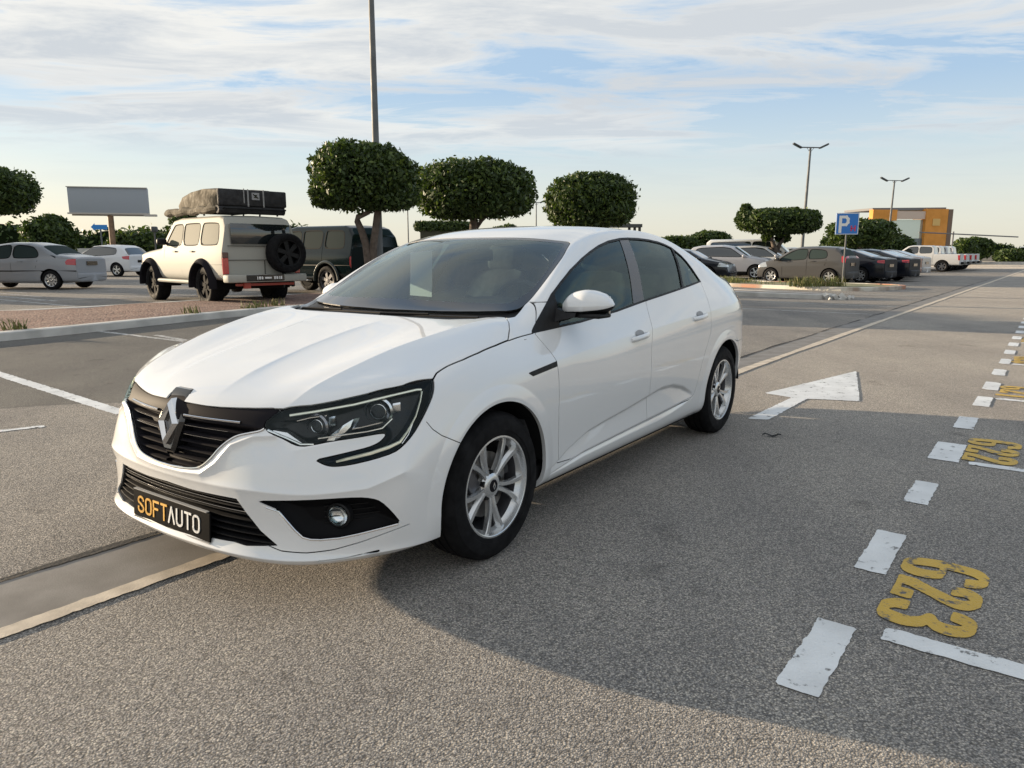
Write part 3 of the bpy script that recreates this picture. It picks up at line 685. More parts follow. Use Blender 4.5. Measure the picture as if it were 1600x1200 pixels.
def subdivided(V, F, lev):
    me = bpy.data.meshes.new('tmp'); me.from_pydata([tuple(v) for v in V], [], F); me.update()
    o = bpy.data.objects.new('tmp', me); C.objects.link(o)
    md = o.modifiers.new('s', 'SUBSURF'); md.levels = lev; md.render_levels = lev; md.boundary_smooth = 'ALL'
    dg = bpy.context.evaluated_depsgraph_get(); dg.update()
    e = o.evaluated_get(dg); m = e.to_mesh()
    n = len(m.vertices); co = np.empty(n*3); m.vertices.foreach_get('co', co)
    m.calc_loop_triangles(); t = np.empty(len(m.loop_triangles)*3, np.int64); m.loop_triangles.foreach_get('vertices', t)
    q = [tuple(p.vertices) for p in m.polygons] if lev < 0 else None
    e.to_mesh_clear(); bpy.data.objects.remove(o); bpy.data.meshes.remove(me)
    return co.reshape(-1, 3), t.reshape(-1, 3)

def saloon_surface(lev=4):
    V, F, idx = saloon_cage(); n = len(V)
    mir = {}; VV = [tuple(v) for v in V]
    for i, v in enumerate(V):
        if abs(v[1]) < 1e-6: mir[i] = i
        else: mir[i] = len(VV); VV.append((v[0], -v[1], v[2]))
    FF = list(F) + [tuple(mir[k] for k in f[::-1]) for f in F]
    VV = np.array(VV); cage = VV.copy()
    for it in range(3):
        s, _ = subdivided(cage, FF, 2)
        cage += .8*(VV - s[:len(VV)])
        cage[np.abs(VV[:, 1]) < 1e-6, 1] = 0
    S, T = subdivided(cage, FF, lev)
    keep = (S[T][:, :, 1] > -1e-5).all(1); T = T[keep]
    used = np.unique(T); rem = -np.ones(len(S), int); rem[used] = np.arange(len(used))
    return S[used], rem[T], idx

def vnormals(V, T):
    a, b, c = V[T[:, 0]], V[T[:, 1]], V[T[:, 2]]
    f = np.cross(b-a, c-a); N = np.zeros_like(V)
    for k in range(3): np.add.at(N, T[:, k], f)
    on = np.abs(V[:, 1]) < 1e-5
    N[on, 1] = 0
    return N/(np.linalg.norm(N, axis=1)[:, None]+1e-12)
# ---------------------------------------------------------------- the white saloon
def uvf(V): return np.stack([1.15*np.arctan2(V[:, 1], V[:, 0]+.3), V[:, 2]], 1)
def side(V): return V[:, [0, 2]]
def topv(V): return V[:, :2]
def f3(pts): return uvf(np.array(pts, float))

M_WHITE = mat('white_paint', (.72,.73,.74), .30, coat=1, coat_rough=.01, coat_ior=1.75, spec=.5)
M_BLK = mat('black_plastic', (.009,.009,.010), .5, spec=.25, noise=(30, .2))
M_GBLK = mat('gloss_black', (.008,.008,.009), .12, coat=.6)
M_DGREY = mat('dark_satin_trim', (.014,.013,.016), .6, spec=.04)
M_SEAM = mat('seam_black', (.01,.01,.011), .8, spec=.1)
M_CHROME = mat('chrome', (.72,.72,.73), .12, metal=1)
M_SILVER = mat('silver_alloy', (.62,.63,.64), .26, metal=.75, coat=.5)
M_ALLOYD = mat('alloy_dark', (.16,.16,.17), .4, metal=.8)  # plain darker alloy for the caliper and some background wheels
M_TYRE = mat('tyre_rubber', (.008,.008,.009), .8, spec=.15, noise=(18, .35), bump=(60, .25, .004))
M_GLASS = glass('window_glass', (.40,.52,.50), ior=1.45); M_WSG = glass('windscreen_glass', (.74,.82,.80), ior=1.65, dust=.065)
M_LENS = glass('lamp_glass', (.96,.97,.98), ior=1.28)
M_INT = mat('interior_cloth', (.06,.062,.066), .85, spec=.2, noise=(20, .2)); M_DASH = mat('dashboard_plastic', (.03,.031,.033), .55, bump=(90, .2, .002))
M_LINER = mat('headliner', (.22,.22,.21), .9)
M_DISC = mat('brake_disc', (.22,.21,.20), .35, metal=.9)
M_RED = mat('red_lens', (.35,.01,.012), .15, coat=1)
M_WHITEP = mat('plate_white', (.75,.75,.74), .5); M_YEL = mat('plate_yellow', (.75,.42,.08), .5)
M_DRL = mat('light_guide', (1,1,.84), .4, metal=.75)
M_REFL = mat('lamp_reflector', (.85,.87,.88), .22, metal=1)

car = empty('saloon_car', CAR_LOC, CAR_YAW, label='large white four-door saloon car with black lettered number plate, closest to the viewer', category='car')
V, T, _i = saloon_surface(5)
# character lines pressed into the sheet metal
def press(V, T):
    N = vnormals(V, T); x, y, z = V.T; h = np.zeros(len(V))
    hood = (z > .70) & (x > -.35) & (N[:, 2] > .25)
    oc = np.array([(.80,.50),(.717,.524),(.626,.544),(.467,.577),(.288,.606),(.142,.638),(-.002,.662),(-.2,.69),(-.34,.70)])
    ic = np.array([(.85,.19),(.778,.196),(.638,.187),(.509,.182),(.374,.18),(.205,.186),(.083,.196),(-.06,.21)])
    f = np.clip((.80-x)/.15, 0, 1)*np.clip((x+.34)/.12, 0, 1)
    h += np.where(hood, .0055*np.exp(-seg_dist(V[:, :2], oc, False)/.035)*f, 0)
    f2 = np.clip((.84-x)/.2, 0, 1)*np.clip((x+.08)/.2, 0, 1)
    di = seg_dist(V[:, :2], ic, False); inner = y < np.interp(-x, -ic[:, 0], ic[:, 1])
    h += np.where(hood, np.where(inner, .0055*np.exp(-di/.09), .0055*np.exp(-di/.03))*f2, 0)
    # arch lips
    for cx in (0.0, -2.711):
        r = np.hypot(x-cx, z-.316)
        h += np.where((y > .7) & (z < .80), .009*np.clip(1-np.abs(r-.375)/.055, 0, 1)**.8*np.clip((z-.2)/.1, 0, 1), 0)
    # lower door hollow
    cx_, cz_ = np.array([(-.40,.28),(-.582,.354),(-.763,.403),(-.963,.425),(-1.182,.443),(-1.457,.474),(-1.625,.493),(-1.798,.485),(-1.958,.449),(-2.081,.40),(-2.2,.34)]).T
    lx, lz = np.array([(-.40,.26),(-.737,.305),(-1.111,.320),(-1.473,.333),(-1.891,.348),(-2.2,.36)]).T
    zc = np.interp(-x, -cx_, cz_); zl = np.interp(-x, -lx, lz)
    t = (zc-z)/np.maximum(zc-zl, .02)
    dep = np.interp(t, [-.02, .12, .5, 1.0, 1.12, 1.3], [0, 1, .62, .12, .55, 0])*.017*np.clip((zc-zl)/.08, 0, 1)
    h -= np.where((y > .7) & (x < -.42) & (x > -2.15), dep, 0)
    # shoulder line
    sx, sz = np.array([(-.25,.775),(-.455,.792),(-1.2,.835),(-2.2,.885),(-3.0,.925)]).T
    zs = np.interp(-x, -sx, sz); e = z-zs
    h += np.where((y > .7) & (x < -.3) & (x > -3.1), .0045*np.exp(-np.abs(e)/.03)*np.clip((-.3-x)/.3, 0, 1), 0)
    # bumper: crease under the lamps and a fold above the lower intakes
    uv = uvf(V)
    fold = np.array([(0,.452),(.25,.452),(.45,.455),(.62,.452),(.80,.46),(.92,.50)])
    h += np.where((x > .3) & (z < .7), .010*np.exp(-seg_dist(uv, fold, False)/.03), 0)
    lip = np.array([(0,.243),(.28,.243),(.36,.25),(.44,.255)])
    h += np.where((x > .3) & (z < .4), .012*np.exp(-np.abs(z-.214)/.016), 0)
    # raised wing under the headlamp between the two lamp arms
    h += np.where((x > .3) & (z > .5) & (z < .72), .006*np.exp(-seg_dist(uv, np.array([(.58,.60),(.86,.655)]), False)/.03), 0)
    # mouth around the grille
    gm = np.array([(-.1,.473),(.10,.475),(.20,.482),(.27,.53),(.33,.60),(.42,.638),(.5,.645)])
    h += np.where((x > .3) & (z > .4) & (z < .72), .010*np.exp(-seg_dist(uv, gm, False)/.016), 0)
    h[np.abs(y) < 1e-6] = h[np.abs(y) < 1e-6]
    D = N*h[:, None]; D[np.abs(y) < 1e-6, 1] = 0
    return V+D
V = press(V, T)
S = Surf(V, T, vnormals(V, T))
bvh = BVHTree.FromPolygons([tuple(v) for v in V], [tuple(t) for t in T.tolist()])
def on_front(s, z, push=0.):
    """point on the car's face at arc position s, height z"""
    sg = 1 if s >= 0 else -1; a = abs(s)/1.15
    hit = bvh.ray_cast(Vector((-.3, 0, z)), Vector((math.cos(a), max(math.sin(a), 1e-4), 0)))
    if hit[0] is None: return Vector((.8, 0, z))
    p, n = hit[0], hit[1]
    if n.dot(Vector((math.cos(a), math.sin(a), 0))) < 0: n = -n
    p = p - n*push; return Vector((p.x, p.y*sg if a > 1e-4 else 0, p.z))
def on_side(x, z, push=0.):
    hit = bvh.ray_cast(Vector((x, 2, z)), Vector((0, -1, 0)))
    p, n = hit[0], hit[1]
    if n.y < 0: n = -n
    return p - n*push, n

HL = chaikin(f3([(.812,.453,.682),(.794,.47,.705),(.762,.496,.733),(.686,.613,.751),(.586,.703,.776),(.46,.783,.801),(.328,.829,.815),(.334,.838,.794),(.35,.847,.76),(.381,.85,.721),(.417,.849,.677),(.461,.843,.627),(.504,.831,.591),(.537,.818,.572),(.603,.782,.557),(.674,.736,.546),(.713,.705,.544),(.73,.688,.548),(.742,.672,.556),(.754,.652,.569),(.716,.687,.578),(.657,.732,.59),(.607,.764,.599),(.575,.78,.61),(.555,.788,.625),(.544,.79,.638),(.552,.783,.644),(.618,.742,.638),(.696,.68,.63),(.743,.634,.619),(.767,.606,.614),(.782,.579,.619),(.794,.544,.635),(.806,.502,.653),(.813,.479,.658)]), 1)
GR = chaikin(np.vstack([[(-.3,.727)], f3([(.873,0,.727),(.865,.10,.724),(.855,.21,.721),(.812,.366,.727),(.763,.492,.735),(.785,.474,.708),(.810,.452,.682),(.812,.468,.662),(.844,.402,.646),(.858,.363,.635),(.87,.331,.615),(.885,.295,.586),(.898,.266,.55),(.908,.225,.515),(.913,.185,.498),(.921,.085,.488),(.922,0,.486)]), [(-.3,.486)]]), 1)
NOTCH = np.array([(-.09,.70),(.060,.70),(.058,.745),(.045,.764),(-.045,.764),(-.09,.764)])
INT = np.vstack([[(-.3,.418)], f3([(.923,0,.418),(.918,.157,.413),(.901,.341,.416),(.894,.388,.416),(.883,.428,.364),(.869,.48,.308),(.851,.549,.262),(.894,.424,.246),(.904,.366,.251),(.918,.258,.246),(.922,.2,.236)]), [(0,.232),(-.3,.232)]])
FOG = chaikin(f3([(.876,.466,.421),(.818,.609,.434),(.734,.71,.437),(.666,.765,.433),(.626,.793,.423),(.599,.81,.407),(.567,.828,.365),(.528,.842,.306),(.59,.809,.301),(.666,.758,.29),(.719,.717,.283),(.767,.672,.282),(.79,.646,.285),(.805,.624,.295),(.819,.601,.322),(.834,.575,.359),(.846,.552,.393),(.86,.515,.405)]), 1)
HOOD = np.array([(.95,-.1),(.95,.05),(.875,.06),(.857,.21),(.814,.366),(.762,.500),(.688,.613),(.588,.704),(.462,.784),(.33,.829),(.300,.821),(.267,.820),(.236,.820),(.144,.826),(.05,.826),(-.08,.818),(-.186,.807),(-.246,.772),(-.28,.745),(-.31,.705),(-.290,.680),(-.25,.655),(-.185,.632),(-.138,.52),(-.125,.296),(-.122,0),(-.122,-.1)])
WS = chaikin(np.array([(-.958,-.1),(-.958,.021),(-.968,.18),(-.999,.342),(-1.035,.47),(-1.067,.575),(-1.055,.597),(-.98,.621),(-.897,.649),(-.8,.668),(-.717,.680),(-.59,.694),(-.52,.700),(-.45,.700),(-.41,.685),(-.37,.645),(-.31,.50),(-.27,.3),(-.255,0),(-.255,-.1)]), 1)
COWL = np.array([(-.122,-.1),(-.122,0),(-.125,.296),(-.138,.52),(-.185,.632),(-.25,.655),(-.290,.680),(-.315,.712),(-.36,.722),(-.42,.712),(-.47,.702),(-.45,.66),(-.4,.6),(-.35,.4),(-.3,0),(-.3,-.1)])
DLO = np.array([(-.375,.926),(-.607,1.083),(-.72,1.14),(-.844,1.195),(-1.0,1.25),(-1.111,1.283),(-1.25,1.319),(-1.397,1.346),(-1.56,1.363),(-1.668,1.367),(-1.80,1.367),(-1.95,1.361),(-2.082,1.349),(-2.17,1.334),(-2.247,1.313),(-2.327,1.262),(-2.36,1.225),(-2.395,1.17),(-2.446,1.085),(-2.099,1.052),(-1.53,1.000),(-1.191,.965),(-.8,.936),(-.375,.919)])
BACK = np.array([(-2.56,-.1),(-2.56,.0),(-2.55,.35),(-2.55,.53),(-2.60,.60),(-2.85,.64),(-2.98,.60),(-3.02,.4),(-3.03,0),(-3.03,-.1)])
hi = lambda V: V[:, 2] > .70
frontf = lambda V: (V[:, 0] > .22) & (V[:, 2] < .85)
sidef = lambda V: V[:, 1] > .55
for cx in (0.004, -2.711):
    S.carve('arch', lambda V: np.hypot(V[:, 0]-cx, V[:, 2]-.314)-.364, filt=lambda V: (V[:, 1] > .45) & (V[:, 2] < .75))
S.carve('headlight', lambda V: sdf(uvf(V), HL), gap=.004, filt=frontf)
S.carve('grille', lambda V: np.minimum(sdf(uvf(V), GR), sdf(uvf(V), NOTCH)), gap=.004, filt=lambda V: V[:, 0] > .3)
S.carve('intake', lambda V: sdf(uvf(V), INT), filt=frontf)
S.carve('fog_recess', lambda V: sdf(uvf(V), FOG), filt=frontf)
S.carve('hood', lambda V: sdf(topv(V), HOOD), gap=.005, filt=lambda V: (V[:, 0] > -.4) & (V[:, 2] > .715))
WSf = lambda V: sdf(topv(V), WS)
S.carve('windshield', WSf, gap=.004, filt=lambda V: (V[:, 2] > .94) & (V[:, 0] < -.2) & (V[:, 0] > -1.4))
S.carve('frit', lambda V: -(WSf(V) + np.interp(V[:, 0], [-.60,-.48,-.3], [.032,.06,.10])), src=('windshield',))
S.carve('cowl', lambda V: sdf(topv(V), COWL), src=('shell','gap'), filt=lambda V: (V[:, 2] > .9) & (V[:, 0] > -.6) & (V[:, 0] < 0))
S.carve('backlight', lambda V: sdf(topv(V), BACK), gap=.004, filt=lambda V: (V[:, 2] > 1.1) & (V[:, 0] < -2.3))
# side glass
DL = lambda V: sdf(side(V), DLO)
S.carve('dlo', DL, filt=lambda V: (V[:, 1] > .5) & (V[:, 2] > .85))
S.carve('window_trim', lambda V: -(DL(V)+.011), src=('dlo',))
def halfp(a, b):      # signed distance to the line a->b, negative on its left
    a = np.array(a); b = np.array(b); n = np.array([-(b-a)[1], (b-a)[0]]); n = n/np.linalg.norm(n)
    return lambda V: -((side(V)-a)@n)
S.carve('sail', lambda V: halfp((-.60,.90),(-.655,1.2))(V)*-1, src=('dlo',))
fB = halfp((-1.397,.989),(-1.551,1.356)); rB = halfp((-1.534,1.003),(-1.664,1.348)); dv = halfp((-2.097,1.05),(-2.239,1.299))
S.carve('front_glass', lambda V: -fB(V), src=('dlo',))
S.carve('b_pillar', lambda V: -rB(V), src=('dlo',))
S.carve('window_trim', lambda V: np.abs(dv(V))-.011, src=('dlo',))
S.carve('rear_glass', lambda V: -dv(V), src=('dlo',))
S.carve('quarter_glass', lambda V: np.full(len(V), -1.), src=('dlo',))
# doors
FD = np.array([(-.395,.915),(-.42,.86),(-.452,.79),(-.457,.70),(-.455,.567),(-.468,.45),(-.475,.383),(-.487,.30),(-.60,.293),(-1.0,.305),(-1.463,.322),(-1.460,.40),(-1.458,.50),(-1.457,.724),(-1.480,.80),(-1.505,.871),(-1.545,.995),(-1.6,1.05),(-.5,1.05)])
RD = np.array([(-1.545,.995),(-1.505,.871),(-1.480,.80),(-1.457,.724),(-1.458,.50),(-1.460,.40),(-1.463,.322),(-1.9,.335),(-2.10,.345),(-2.16,.37),(-2.19,.414),(-2.23,.52),(-2.28,.62),(-2.34,.69),(-2.384,.751),(-2.393,.82),(-2.395,.903),(-2.42,1.0),(-2.437,1.077),(-2.40,1.12),(-1.6,1.10)])
S.carve('front_door', lambda V: sdf(side(V), FD), gap=.0045, filt=sidef)
S.carve('rear_door', lambda V: sdf(side(V), RD), gap=.0045, filt=sidef)
TL = np.array([(-3.17,.945),(-3.35,.965),(-3.6,.96),(-3.8,.95),(-3.8,.82),(-3.5,.80),(-3.3,.81),(-3.2,.86)])
S.carve('tail_light', lambda V: sdf(side(V), TL), gap=.004, filt=lambda V: (V[:, 0] < -3.1) & (V[:, 1] > .28))
# fine seams
S.line([(-.186,.905),(-.30,.914),(-.385,.920)], side, .0045, filt=sidef)
S.line(f3([(.405,.86,.665),(.385,.87,.636),(.351,.885,.607),(.26,.899,.562)]), uvf, .0035, filt=frontf)
S.line(f3([(.865,.50,.262),(.845,.56,.245),(.80,.64,.240),(.74,.71,.245),(.66,.77,.262),(.57,.82,.285),(.50,.85,.30)]), uvf, .004, filt=frontf)
S.line(f3([(.76,.665,.208),(.70,.725,.209),(.60,.79,.217)]), uvf, .009, filt=frontf)
S.line([(-2.86,.66),(-2.98,.64),(-3.3,.635),(-3.35,.70),(-3.32,.80)], side, .0035, filt=lambda V: (V[:, 1] > .6) & (V[:, 0] < -2.8))
S.carve('vent', lambda V: sdf(side(V), np.array([(-.215,.768),(-.452,.792),(-.450,.768),(-.248,.750)])), src=('shell','front_door','gap'), filt=sidef)
scuff = f3([(.765,.665,.450),(.735,.70,.451)])
S.carve('scuff', lambda V: seg_dist(uvf(V), scuff, False)-.004, filt=frontf)

def put(name, labels, mats, parent, push=0., wall=.012, mirror='both', pushfn=None, wallmat=0, symm=True):
    V, T, N, nw = S.piece(labels, push, wall, symm=symm, pushfn=pushfn)
    if pushfn is not None:
        a, b, c = V[T[:, 0]], V[T[:, 1]], V[T[:, 2]]; f_ = np.cross(b-a, c-a); N = np.zeros_like(V)
        for k in range(3): np.add.at(N, T[:, k], f_)
        on = np.abs(V[:, 1]) < 1e-5; N[on, 1] = 0; N /= np.linalg.norm(N, axis=1)[:, None]+1e-12
    mi = np.zeros(len(T), int)
    if nw: mi[-nw:] = wallmat
    if mirror == 'both':
        V, T, N = both(V, T, N); return mesh_arrays(name, V, T, N, mats, parent, np.concatenate([mi, mi]))
    a = mesh_arrays(name, V, T, N, mats, parent, mi)
    V, T, N = mirrored(V, T, N); b = mesh_arrays(name, V, T, N, mats, parent, mi)
    return a, b
body = put('body', ['shell', 'scuff'], [M_WHITE, M_SEAM], car, wall=.02, wallmat=0)
seams = put('seam', ['gap'], [M_SEAM], car, push=.007, wall=0)
hood = put('hood', ['hood'], [M_WHITE], car)
put('door', ['front_door'], [M_WHITE], car, mirror='sep'); put('door', ['rear_door'], [M_WHITE], car, mirror='sep')
put('windscreen', ['windshield'], [M_WSG], car, push=.002, wall=0)
put('windscreen_border', ['frit'], [M_GBLK], car, push=.0015, wall=.006)
put('cowl_panel', ['cowl'], [M_BLK], car, push=.016, wall=0)
put('rear_window', ['backlight'], [M_GLASS], car, push=.002, wall=0)
put('window_trim', ['window_trim'], [M_BLK], car, push=-.001, wall=.008, mirror='sep')
put('mirror_base', ['sail'], [M_BLK], car, push=.001, wall=.004, mirror='sep')
put('door_pillar', ['b_pillar'], [mat('pillar_film', (.03,.027,.03), .25, coat=.4)], car, push=.002, wall=.004, mirror='sep')
for nme in ('front_glass', 'rear_glass', 'quarter_glass'): put('side_window', [nme], [M_GLASS], car, push=.005, wall=0, mirror='sep')
put('tail_light', ['tail_light'], [M_RED], car, push=.001, wall=.01, mirror='sep')
put('vent_strip', ['vent'], [M_BLK], car, push=-.002, wall=.01, mirror='sep')
# lamps: clear cover over a dark bowl
HLf = lambda V: -sdf(uvf(V), HL)
hl_l, hl_r = put('headlight', ['headlight'], [M_LENS], car, push=.0, wall=.0, mirror='sep')
bl, br = put('lamp_housing', ['headlight'], [mat('lamp_bowl', (.006,.007,.008), .3, spec=.35)], None, push=.004, wall=0, mirror='sep', pushfn=lambda V: .052*np.clip(HLf(V)/.035, 0, 1)**.7)
bl.parent = hl_l; br.parent = hl_r
fr_l, fr_r = put('fog_lamp_recess', ['fog_recess'], [mat('recess_grid', (.005,.005,.006), .6, spec=.12)], car, push=.004, wall=0, mirror='sep', pushfn=lambda V: .05*np.clip(-sdf(uvf(V), FOG)/.05, 0, 1)**.6 + 0*V[:, 0])
put('lower_grille', ['intake'], [M_BLK], car, push=.006, wall=0, pushfn=lambda V: .06*np.clip(-sdf(uvf(V), INT)/.03, 0, 1))
GRf = lambda V: -np.minimum(sdf(uvf(V), GR), sdf(uvf(V), NOTCH))
grille = put('grille', ['grille'], [M_DGREY], car, push=.004, wall=0,
    pushfn=lambda V: .045*np.clip((.668-V[:, 2])/.012, 0, 1)*np.clip(GRf(V)/.02, 0, 1))

def strip(g, pts, w, t, nrm=(1, 0, 0), mi=None):
    """flat bar of width w (vertical) and thickness t following pts"""
    P = [Vector(p) for p in pts]; rows = []
    for i, p in enumerate(P):
        tt = (P[min(i+1, len(P)-1)]-P[max(i-1, 0)]).normalized(); up = Vector((0, 0, 1)); n = tt.cross(up).normalized()
        if n.x < 0: n = -n
        rows.append([p+n*t/2+up*w*.3, p+n*t/2-up*w*.3, p+n*t*.1-up*w/2, p-n*t/2-up*w/2, p-n*t/2+up*w/2, p+n*t*.1+up*w/2, p+n*t/2+up*w*.3])
    return g.grid(rows, mi)
# grille slats
g = G()
for z in (.648,.618,.588,.558,.528,.503):
    lim = np.interp(z, [.486,.50,.515,.55,.586,.615,.635,.66], [.10,.20,.235,.275,.31,.345,.385,.44])
    for sg in (-1, 1):
        strip(g, [on_front(sg*(.02+(lim-.02)*k/14), z, .022) for k in range(15)], .009, .02)
obj('grille_slats', g, [M_DGREY], grille)
g = G()
for sg in (-1, 1):
    strip(g, [on_front(sg*(.085+.27*k/14), .682-.002*k/14, -.001) for k in range(15)], .009, .008)
    for z, e in ((.645,.30),(.612,.28)):
        strip(g, [on_front(sg*(.08+(e-.08)*k/12), z, .008) for k in range(13)], .0022, .003)
obj('grille_chrome', g, [M_CHROME], grille)
g = G()
low = GR[(GR[:, 1] < .668) & (GR[:, 0] > 0) & (GR[:, 0] < .47)]; low = low[np.argsort(low[:, 0])]
low = chaikin(np.vstack([[(0,.487)], low]), 1, closed=False)
pts = [on_front(-a, b, -.001) for a, b in low[::-1]] + [on_front(a, b, -.001) for a, b in low[1:]]
g.tube(pts, .0048, 8)
obj('grille_frame', g, [M_CHROME], grille)
# lower grille bars
lg = G(); lc = G()
for z in (.40,.378,.356,.334,.312,.290,.268,.25):
    lim = np.interp(z, [.246,.262,.308,.364,.416], [.45,.575,.475,.425,.385])
    strip(lg, [on_front(-lim+2*lim*k/24, z, .026) for k in range(25)], .008, .03)
for z in (.392,.366):
    lim = np.interp(z, [.246,.262,.308,.364,.416], [.45,.56,.46,.405,.37])
    strip(lc, [on_front(-lim+2*lim*k/24, z, .010) for k in range(25)], .0035, .004)
lower = obj('lower_grille_bars', lg, [M_BLK], car); obj('chrome_line', lc, [M_CHROME], lower)
# number plate
pl = G(); ang = R(-4)
pl.rbox((.926,0,.287), (.008,.530,.112), r=.004, rot=(0, ang, 0), n=1)
plate = obj('number_plate', pl, [mat('plate_black', (.003,.003,.0035), .45, spec=.06)], car)
_O = [p for q in ([(.42+.42*math.cos(R(t)), .24+.24*math.sin(R(t))) for t in range(270, 179, -15)], [(.42+.42*math.cos(R(t)), .76+.24*math.sin(R(t))) for t in range(180, 89, -15)], [(.58+.42*math.cos(R(t)), .76+.24*math.sin(R(t))) for t in range(90, -1, -15)], [(.58+.42*math.cos(R(t)), .24+.24*math.sin(R(t))) for t in range(0, -91, -15)]) for p in q]; _O.append(_O[0])
_S = [(1-.0,.80)]+[(.5+.5*math.cos(R(t)), .77+.23*math.sin(R(t))) for t in range(15, 226, 15)]+[(.5,.52)]+[(.5+.5*math.cos(R(t)), .23+.23*math.sin(R(t))) for t in range(45, -196, -15)]
SEG = {'S':[_S],'O':[_O],
  'F':[[(0,0),(0,1),(1,1)],[(0,.52),(.8,.52)]],'T':[[(0,1),(1,1)],[(.5,1),(.5,0)]],'A':[[(0,0),(.5,1),(1,0)]],'U':[[(0,1),(0,.28)]+[(.5+.5*math.cos(R(t)), .26+.26*math.sin(R(t))) for t in range(180, 361, 15)]+[(1,1)]],
  'P':[[(0,0),(0,1),(.75,1),(1,.85),(1,.62),(.75,.47),(0,.47)]],'H':[[(0,0),(0,1)],[(1,0),(1,1)],[(0,.5),(1,.5)]]}
def letters(g, text, x0, z0, w, h, gap, pen, place, t=.0015):
    """strokes drawn as flat bars; place(u,v)->3D point, u along the line of text"""
    x = x0; cnt = 0
    for ch in text:
        for st in SEG[ch]:
            for (a, b), (c, d) in zip(st[:-1], st[1:]):
                p = np.array([x+a*w, z0+b*h]); q = np.array([x+c*w, z0+d*h]); e = q-p; L = np.hypot(*e)
                if L < 1e-6: continue
                e /= L; n = np.array([-e[1], e[0]])*pen/2; p2 = p-e*pen*.45; q2 = q+e*pen*.45
                k = [p2+n, p2-n, q2-n, q2+n]; cnt += 1; t_ = t+(cnt % 2)*.0006
                g.add([place(a_, b_, 0) for a_, b_ in k]+[place(a_, b_, t_) for a_, b_ in k], [(0,1,2,3),(7,6,5,4),(0,4,5,1),(1,5,6,2),(2,6,7,3),(3,7,4,0)])
        x += w+gap
    return x
def pplace(u, v, t): # u along +y (left to right seen from the front)
    return Vector((.9305+t+v*math.tan(ang), u, .287+v))
g = G(); xe = letters(g, 'SOFT', -.222, -.031, .037, .060, .018, .0085, pplace); obj('plate_lettering', g, [M_YEL], plate, smooth=False)
g = G(); letters(g, 'AUTO', xe-.002, -.031, .037, .060, .018, .0085, pplace); obj('plate_lettering', g, [M_WHITEP], plate, smooth=False)
g = G(); g.box((.930,0,.2285), (.012,.52,.004)); g.box((.925,.0,.3455), (.014,.50,.003)); obj('plate_frame', g, [mat('plate_frame_grey', (.35,.35,.35), .4)], plate)
# emblem on its black shield
def lozenge(h, w): return [(0, h/2), (w/2, 0), (0, -h/2), (-w/2, 0)]
g = G()
sh = [(-.052,.765),(.052,.765),(.070,.745),(.086,.70),(.094,.655),(.070,.60),(.046,.553),(.030,.530),(-.030,.530),(-.046,.553),(-.070,.60),(-.094,.655),(-.086,.70),(-.070,.745)]
def shx(z, o): return float(np.interp(z, [.53,.60,.66,.72,.765], [.905,.900,.888,.862,.832]))+o
n = len(sh)
g.add([(shx(b, -.075), a*1.0, b) for a, b in sh]+[(shx(b, .002), a*.93, b) for a, b in sh]+[(shx(b*.96+.65*.04, .012), a*.72, .65+(b-.65)*.86) for a, b in sh],
      [(i, (i+1) % n, n+(i+1) % n, n+i) for i in range(n)]+[(n+i, n+(i+1) % n, 2*n+(i+1) % n, 2*n+i) for i in range(n)]+[tuple(range(2*n, 3*n))])
badge = obj('emblem_shield', g, [M_GBLK], grille, ang=25)
g = G()
H, Wd = .172, .128
def lz(sc, sw, o): # rings of a lozenge frame, each as 4 corners
    return [(.892+o-(z*sc)*.22, y*sw, .648+z*sc) for y, z in ((0, H/2), (Wd/2, 0), (0, -H/2), (-Wd/2, 0))]
rings = [lz(1, 1, -.01), lz(1, 1, .012), lz(.80, .74, .026), lz(.62, .42, .014), lz(.62, .42, -.01)]
vs = [v for r_ in rings for v in r_]
g.add(vs, [(i*4+k, i*4+(k+1) % 4, (i+1)*4+(k+1) % 4, (i+1)*4+k) for i in range(4) for k in range(4)])
obj('emblem', g, [M_CHROME], grille, smooth=False, recalc=True)

# fog lamps and their chrome corner
for sg, par in ((1, fr_l), (-1, fr_r)):
    g = G(); P = [on_front(sg*a, b, .001) for a, b in f3([(.862,.512,.398),(.846,.555,.388),(.834,.578,.355),(.819,.603,.320),(.805,.626,.294),(.79,.648,.286),(.767,.674,.283),(.719,.718,.284),(.666,.758,.291),(.59,.808,.302),(.545,.836,.308)])]
    strip(g, P, .007, .006); g.tube(P, .0038, 8); obj('chrome_strip', g, [M_CHROME], par)
    c = on_front(sg*uvf(np.array([[.70,.705,.36]]))[0, 0], .358, .030); d = Vector((.93, sg*.36, -.02)).normalized(); fm = d.to_track_quat('Z', 'Y').to_matrix()
    g = G(); g.lathe([(.044,-.03),(.046,.0),(.040,.004),(.036,0)], 28, 'Z', c=c, frame=fm); obj('lamp_ring', g, [M_BLK], par)
    g = G(); g.lathe([(0,-.016),(.018,-.014),(.030,-.004),(.036,.004)], 28, 'Z', c=c, frame=fm); rl = obj('fog_lamp', g, [M_REFL], par)
    g = G(); g.lathe([(.036,.003),(.028,.010),(.014,.014),(0,.0155)], 28, 'Z', c=c, frame=fm); obj('lamp_glass', g, [M_LENS], rl)
    g = G()
    for z in (.31,.33,.35,.37,.39): strip(g, [on_front(sg*(.66+(.92-.66)*k/8), z, .045) for k in range(9)], .0035, .006)
    obj('recess_bars', g, [M_BLK], par)
